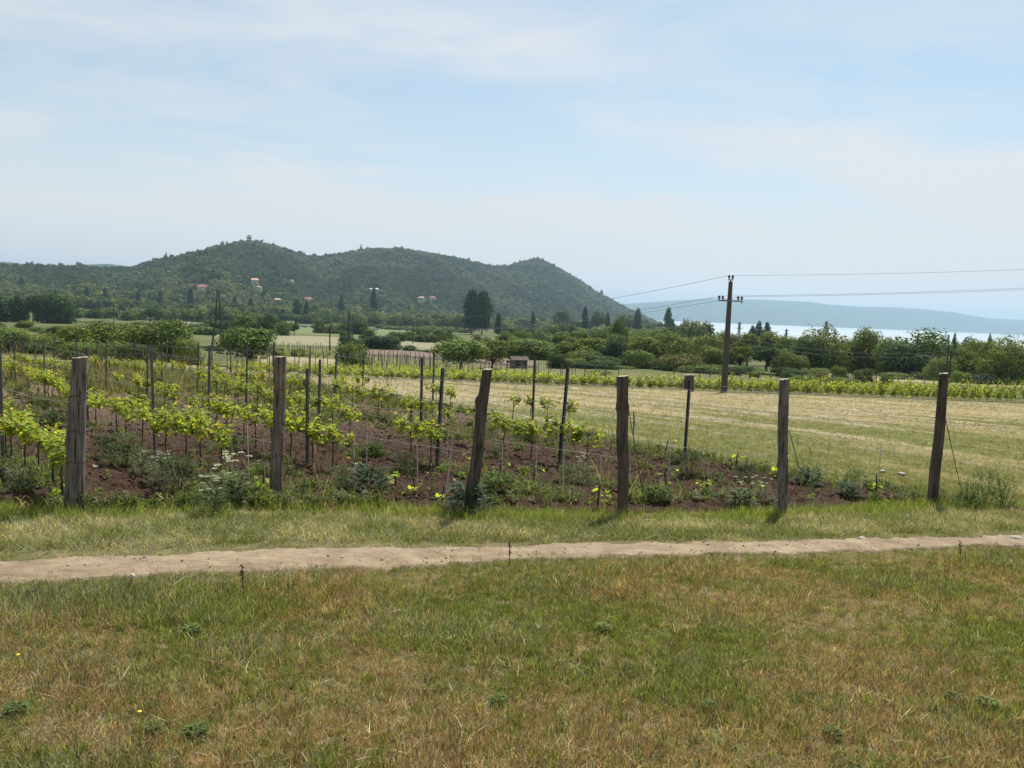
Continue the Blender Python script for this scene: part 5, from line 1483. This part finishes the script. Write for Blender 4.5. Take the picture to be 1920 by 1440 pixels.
# lattice pylons on the shore, small against the lake
def pylon(px, ytop, Y, label):
    b, h = at_dist(px, ytop, Y); root = empty('lattice_pylon', tuple(b), .2); w = h * .07
    for sx in (-1, 1):
        for sy in (-1, 1): MB().tube([(sx * w, sy * w, -.5), (sx * w * .25, sy * w * .25, h)], .22, 5).build('leg', M['polesteel'], root)
    m = MB()
    for k in range(7):
        z0, z1 = h * k / 7, h * (k + 1) / 7; a0, a1 = w * (1 - .75 * k / 7), w * (1 - .75 * (k + 1) / 7)
        m.tube([(-a0, -a0, z0), (a1, -a1, z1)], .10, 4); m.tube([(a0, -a0, z0), (-a1, -a1, z1)], .10, 4); m.tube([(-a0, a0, z0), (a1, a1, z1)], .10, 4)
    m.build('bracing', M['polesteel'], root)
    for z, l in ((.92, .26), (.72, .38)): MB().box((0, 0, h * z), (h * l, .3, .35)).build('crossarm', M['polesteel'], root)
    tag(root, label, 'pylon', 'lattice pylons by the lake')
pylon(1387, 604, 520, 'lattice pylon against the lake just right of the tall utility pole')
pylon(1475, 617, 500, 'small lattice pylon right of the conifer tops')
pylon(1550, 602, 480, 'lattice pylon standing above the wide olive crowned tree')

# ------------------------------------------------------------------ single weeds, flowers and stones
def weed_mesh(name, seed, n, L, W, h):
    rd = random.Random(seed); v = []; f = []
    for i in range(n):
        a = i * 2.399 + rd.uniform(-.3, .3); z = h * rd.random() ** 1.2; e = rd.uniform(.05, 1.15) * (1 - .4 * z / max(h, .01)); rr = .17 * math.sqrt(rd.random()) * (1 - .5 * z / max(h, .01))
        d = (math.cos(a) * math.cos(e), math.sin(a) * math.cos(e), math.sin(e)); k = len(v)
        v += leaf_verts((rr * math.cos(a), rr * math.sin(a), z), d, (0, 0, 1), L * rd.uniform(.5, 1.15), W * rd.uniform(.6, 1.2)); f += [(k, k + 1, k + 2), (k, k + 2, k + 3), (k + 1, k + 4, k + 2), (k + 2, k + 4, k + 3)]
    me = bpy.data.meshes.new(name); me.from_pydata(v, [], f); me.materials.append(M['weedleaf']); me.update(); return me
WEED = [weed_mesh('leaves', s, 230, .095, .017, .22) for s in range(4)]
FEATH = [weed_mesh('leaves', 20 + s, 380, .085, .006, .28) for s in range(3)]
stem_me = MB()
for a in range(6): stem_me.tube([(0, 0, -.03), (.04 * math.cos(a), .04 * math.sin(a), .15), (.10 * math.cos(a), .10 * math.sin(a), .33)], [.0025, .002, .0012], 5)
STEMS = stem_me.mesh('stems'); STEMS.materials.append(M['weedleaf'])
def umbel_mesh(seed, n):
    rd = random.Random(seed); m = MB()
    for k in range(n):
        a = rd.uniform(0, 6.28); r0 = rd.uniform(.02, .17); c = Vector((r0 * math.cos(a), r0 * math.sin(a), rd.uniform(.27, .42)))
        for j in range(16):
            b = rd.uniform(0, 6.28); q = .026 * math.sqrt(rd.random()); p = c + Vector((q * math.cos(b), q * math.sin(b), .010 - q * .25)); s = rd.uniform(.004, .007)
            m.add([p + Vector((-s, 0, 0)), p + Vector((0, -s, .002)), p + Vector((s, 0, 0)), p + Vector((0, s, .002)), p + Vector((0, 0, s)), p - Vector((0, 0, s))], [(0, 1, 4), (1, 2, 4), (2, 3, 4), (3, 0, 4), (1, 0, 5), (2, 1, 5), (3, 2, 5), (0, 3, 5)])
    me = m.mesh('flower_heads'); me.materials.append(M['flower']); return me
UMB = [umbel_mesh(s, 7 + 3 * s) for s in range(3)]
def weed(px, py, sc, col, label, kind='leafy', flowers=False, sz=1.0):
    p = ground(px, py); root = empty('flowering_weed' if flowers else 'leafy_weed', (p[0], p[1], p[2] + .015), random.uniform(0, 6), (sc, sc, sc * sz))
    for nm, me in (('stems', STEMS), ('leaves', random.choice(WEED if kind == 'leafy' else FEATH))):
        o = obj(nm, me, root); o.color = (*col, 1)
    if flowers: obj('flower_heads', random.choice(UMB), root)
    tag(root, label, 'weed')
W_BLUE = (.060, .100, .058); W_GR = (.070, .115, .028); W_DK = (.040, .070, .020); W_PALE = (.115, .150, .075)
weed(430, 945, 1.5, W_PALE, 'largest white flowering weed left of the second wooden post', 'leafy', True)
weed(398, 968, 1.1, W_PALE, 'low white flowering weed below the largest flowering one', 'feather', True)
weed(268, 895, 1.25, W_PALE, 'silvery feathery weed right of the bare soil by the leftmost post', 'feather')
weed(300, 918, 1.2, W_PALE, 'pale flowering weed at the foot of the first steel post, second row', 'feather', True)
weed(335, 930, 1.7, W_DK, 'dark green bushy weed left of the large flowering weed', 'feather')
weed(235, 880, 1.9, W_GR, 'broad grassy green weed clump right of the leftmost wooden post', 'feather')
weed(205, 868, 1.6, W_DK, 'dark clump touching the leftmost post on its right', 'feather')
weed(95, 810, 1.6, W_DK, 'dark weed clump left of the leftmost wooden post', 'leafy')
weed(40, 935, 1.3, W_PALE, 'pale grassy weed at the left edge below the vines', 'feather')
weed(690, 932, 1.7, W_BLUE, 'large blue green leafy weed between the second and the leaning post', 'leafy')
weed(640, 925, 1.2, W_GR, 'feathery green weed left of the large blue green one', 'feather')
weed(875, 965, 1.5, W_BLUE, 'blue green broad leaved weed at the foot of the leaning post', 'leafy')
weed(930, 940, 1.5, W_GR, 'bright leafy weed right of the foot of the leaning post', 'leafy')
weed(930, 865, 1.2, W_GR, 'tall green grassy weed in the soil right of the leaning post', 'feather')
weed(700, 862, 1.3, W_GR, 'green leafy weed in the soil left of the leaning post', 'leafy')
weed(755, 893, 1.3, W_DK, 'dark feathery weed in front of the third row vines', 'feather')
weed(1090, 915, 1.25, W_PALE, 'white flowering weed right of the first steel post in the fifth row', 'feather', True)
weed(1062, 910, 1.1, W_GR, 'small green weed left of the white flowering one', 'feather')
weed(1290, 900, 1.6, W_DK, 'dark bushy weed at the foot of the post with the wooden box', 'feather')
weed(990, 832, 1.6, W_DK, 'dark bushy weed at the foot of the second post, last row', 'feather')
weed(1395, 910, 1.4, W_DK, 'olive weed clump left of the fifth wooden post', 'feather')
weed(1390, 955, 1.1, W_PALE, 'low white flowering weed left of the fifth wooden post foot', 'leafy', True)
weed(1425, 948, 1.0, W_PALE, 'small white flowering weed closest to the fifth wooden post', 'feather', True)
weed(1515, 918, 1.5, W_BLUE, 'blue green broad leaved weed right of the fifth wooden post', 'leafy')
weed(1590, 940, 1.2, W_BLUE, 'low silvery green weed between the two rightmost wooden posts', 'leafy')
weed(1600, 912, 1.1, W_GR, 'tall thin weed behind the low silvery one', 'feather')
weed(1845, 950, 1.5, W_GR, 'tall green grassy weed clump right of the last wooden post', 'feather', False, 1.25)
weed(1880, 955, 1.3, W_GR, 'grassy weed clump at the right edge beyond the last wooden post', 'feather', False, 1.2)
weed(1815, 955, 1.4, W_GR, 'green weed clump at the foot of the long anchor wire', 'feather')
weed(1235, 950, 1.1, W_GR, 'bright green weed right of the fourth wooden post', 'leafy')
weed(1180, 930, 1.0, W_GR, 'leafy weed just behind the fourth wooden post', 'feather')
# dark leaf clumps in the foreground meadow
for px_, py_, sc, lb in ((365, 1385, .55, 'dark leafy clump in the bottom left meadow'), (30, 1340, .5, 'dark leafy clump at the lower left edge of the meadow'), (285, 1375, .42, 'small dark clump in the lower left meadow'), (935, 1322, .45, 'dark leafy clump in the lower middle meadow'),
                         (360, 1190, .6, 'green leafy clump in the left meadow near the track'), (1130, 1185, .55, 'green clump in the middle meadow below the track'), (1330, 1335, .45, 'low dark clump in the lower right meadow'), (1560, 1385, .45, 'dark clump near the bottom right of the meadow'),
                         (1850, 1330, .6, 'broad green leaf patch at the lower right edge'), (1790, 1320, .55, 'dark leaf patch left of the broad right edge patch')):
    weed(px_, py_, sc * .6, (.105, .145, .04) if 'dark' in lb else (.14, .18, .045), lb, 'leafy', False, .5)
STONE = [stone_mesh(s) for s in range(4)]
for px_, py_, w, lb in ((175, 882, .17, 'flat pale limestone on the bare soil right of the leftmost post'), (1617, 1012, .10, 'round pale stone on the far edge of the dirt track'), (1905, 1012, .14, 'flat pale stone at the right end of the dirt track'), (1690, 893, .16, 'pale stone on the soil left of the last wooden post'),
                        (1655, 888, .12, 'smaller pale stone on the soil near the last wooden post'), (855, 905, .07, 'small pale stone in the soil left of the leaning post'), (700, 905, .06, 'little white stone by the blue green weed'), (960, 915, .09, 'dark edged clod like stone right of the leaning post')):
    p = ground(px_, py_); o = obj('stone', random.choice(STONE), None, None, (p[0], p[1], p[2] + .05 if py_ < 960 else p[2] + w * .12)); o.scale = (w, w * .8, w); o.rotation_euler = (0, 0, random.uniform(0, 6)); tag(o, lb, 'stone')
def dandelion(px, py, label, seedhead):
    p = ground(px, py); root = empty('dandelion', tuple(p), 0)
    MB().tube([(0, 0, -.01), (.005, 0, .08), (0, .003, .15)], .002, 5).build('stalk', M['vineleaf'], root)
    bm = bmesh.new(); bmesh.ops.create_icosphere(bm, subdivisions=2, radius=.017 if seedhead else .009)
    for v_ in bm.verts: v_.co *= random.uniform(.85, 1.12)
    if not seedhead:
        for v_ in bm.verts: v_.co.z *= .5
    me = bpy.data.meshes.new('flower_head'); bm.to_mesh(me); bm.free()
    obj('flower_head', me, root, M['flower'] if seedhead else M['yellow'], (0, 0, .16)); tag(root, label, 'flower')
dandelion(248, 1122, 'white dandelion clock in the left meadow near the track', True)
dandelion(35, 1286, 'yellow flower at the left edge of the meadow', False)
dandelion(262, 1402, 'small yellow flower near the bottom left of the meadow', False)
# dark dry dock stalks by the track
def dock(px, py, h, label):
    p = ground(px, py); root = empty('dry_dock_stalk', tuple(p), random.uniform(0, 6)); lean = random.uniform(-.1, .1)
    MB().tube([(0, 0, -.02), (lean * h * .4, 0, h * .5), (lean * h, 0, h)], [.004, .0035, .002], 5).build('stalk', M['rust'], root)
    m = MB(); rd = random.Random(px)
    for k in range(26):
        z = h * rd.uniform(.45, 1.0); a = rd.uniform(0, 6.28); r0 = .012 * rd.random() + .003; c = Vector((lean * z + r0 * math.cos(a), r0 * math.sin(a), z)); s = .006
        m.add([c + Vector((-s, 0, 0)), c + Vector((0, -s, 0)), c + Vector((s, 0, 0)), c + Vector((0, s, 0)), c + Vector((0, 0, s * 1.6)), c - Vector((0, 0, s))], [(0, 1, 4), (1, 2, 4), (2, 3, 4), (3, 0, 4), (1, 0, 5), (2, 1, 5), (3, 2, 5), (0, 3, 5)])
    m.build('seed_head', M['rust'], root); tag(root, label, 'weed')
for px_, py_, h, lb in ((955, 1062, .24, 'dark dry stalk at the near edge of the track, centre'), (1800, 1055, .22, 'dark dry stalk by the track on the right'), (455, 1110, .2, 'dry stalk in the left meadow below the track')):
    dock(px_, py_, h, lb)

# ------------------------------------------------------------------ haze: the air round everything
def haze():
    m, t, out = new_mat('hazy_air'); q = NT(t)
    v = q.n('ShaderNodeVolumePrincipled')
    v.inputs['Color'].default_value = (.375, .525, .68, 1); v.inputs['Density'].default_value = HAZE_D; v.inputs['Anisotropy'].default_value = .35
    t.links.new(v.outputs[0], out.inputs['Volume'])
    m.cycles.homogeneous_volume = True
    o = MB().box((0, 0, 75.0), (24000, 24000, 280)).build('haze', m)
    o['kind'] = 'stuff'; tag(o, 'pale blue haze over the hills and the lake', 'haze')
HAZE_D = 1.35e-4
haze()
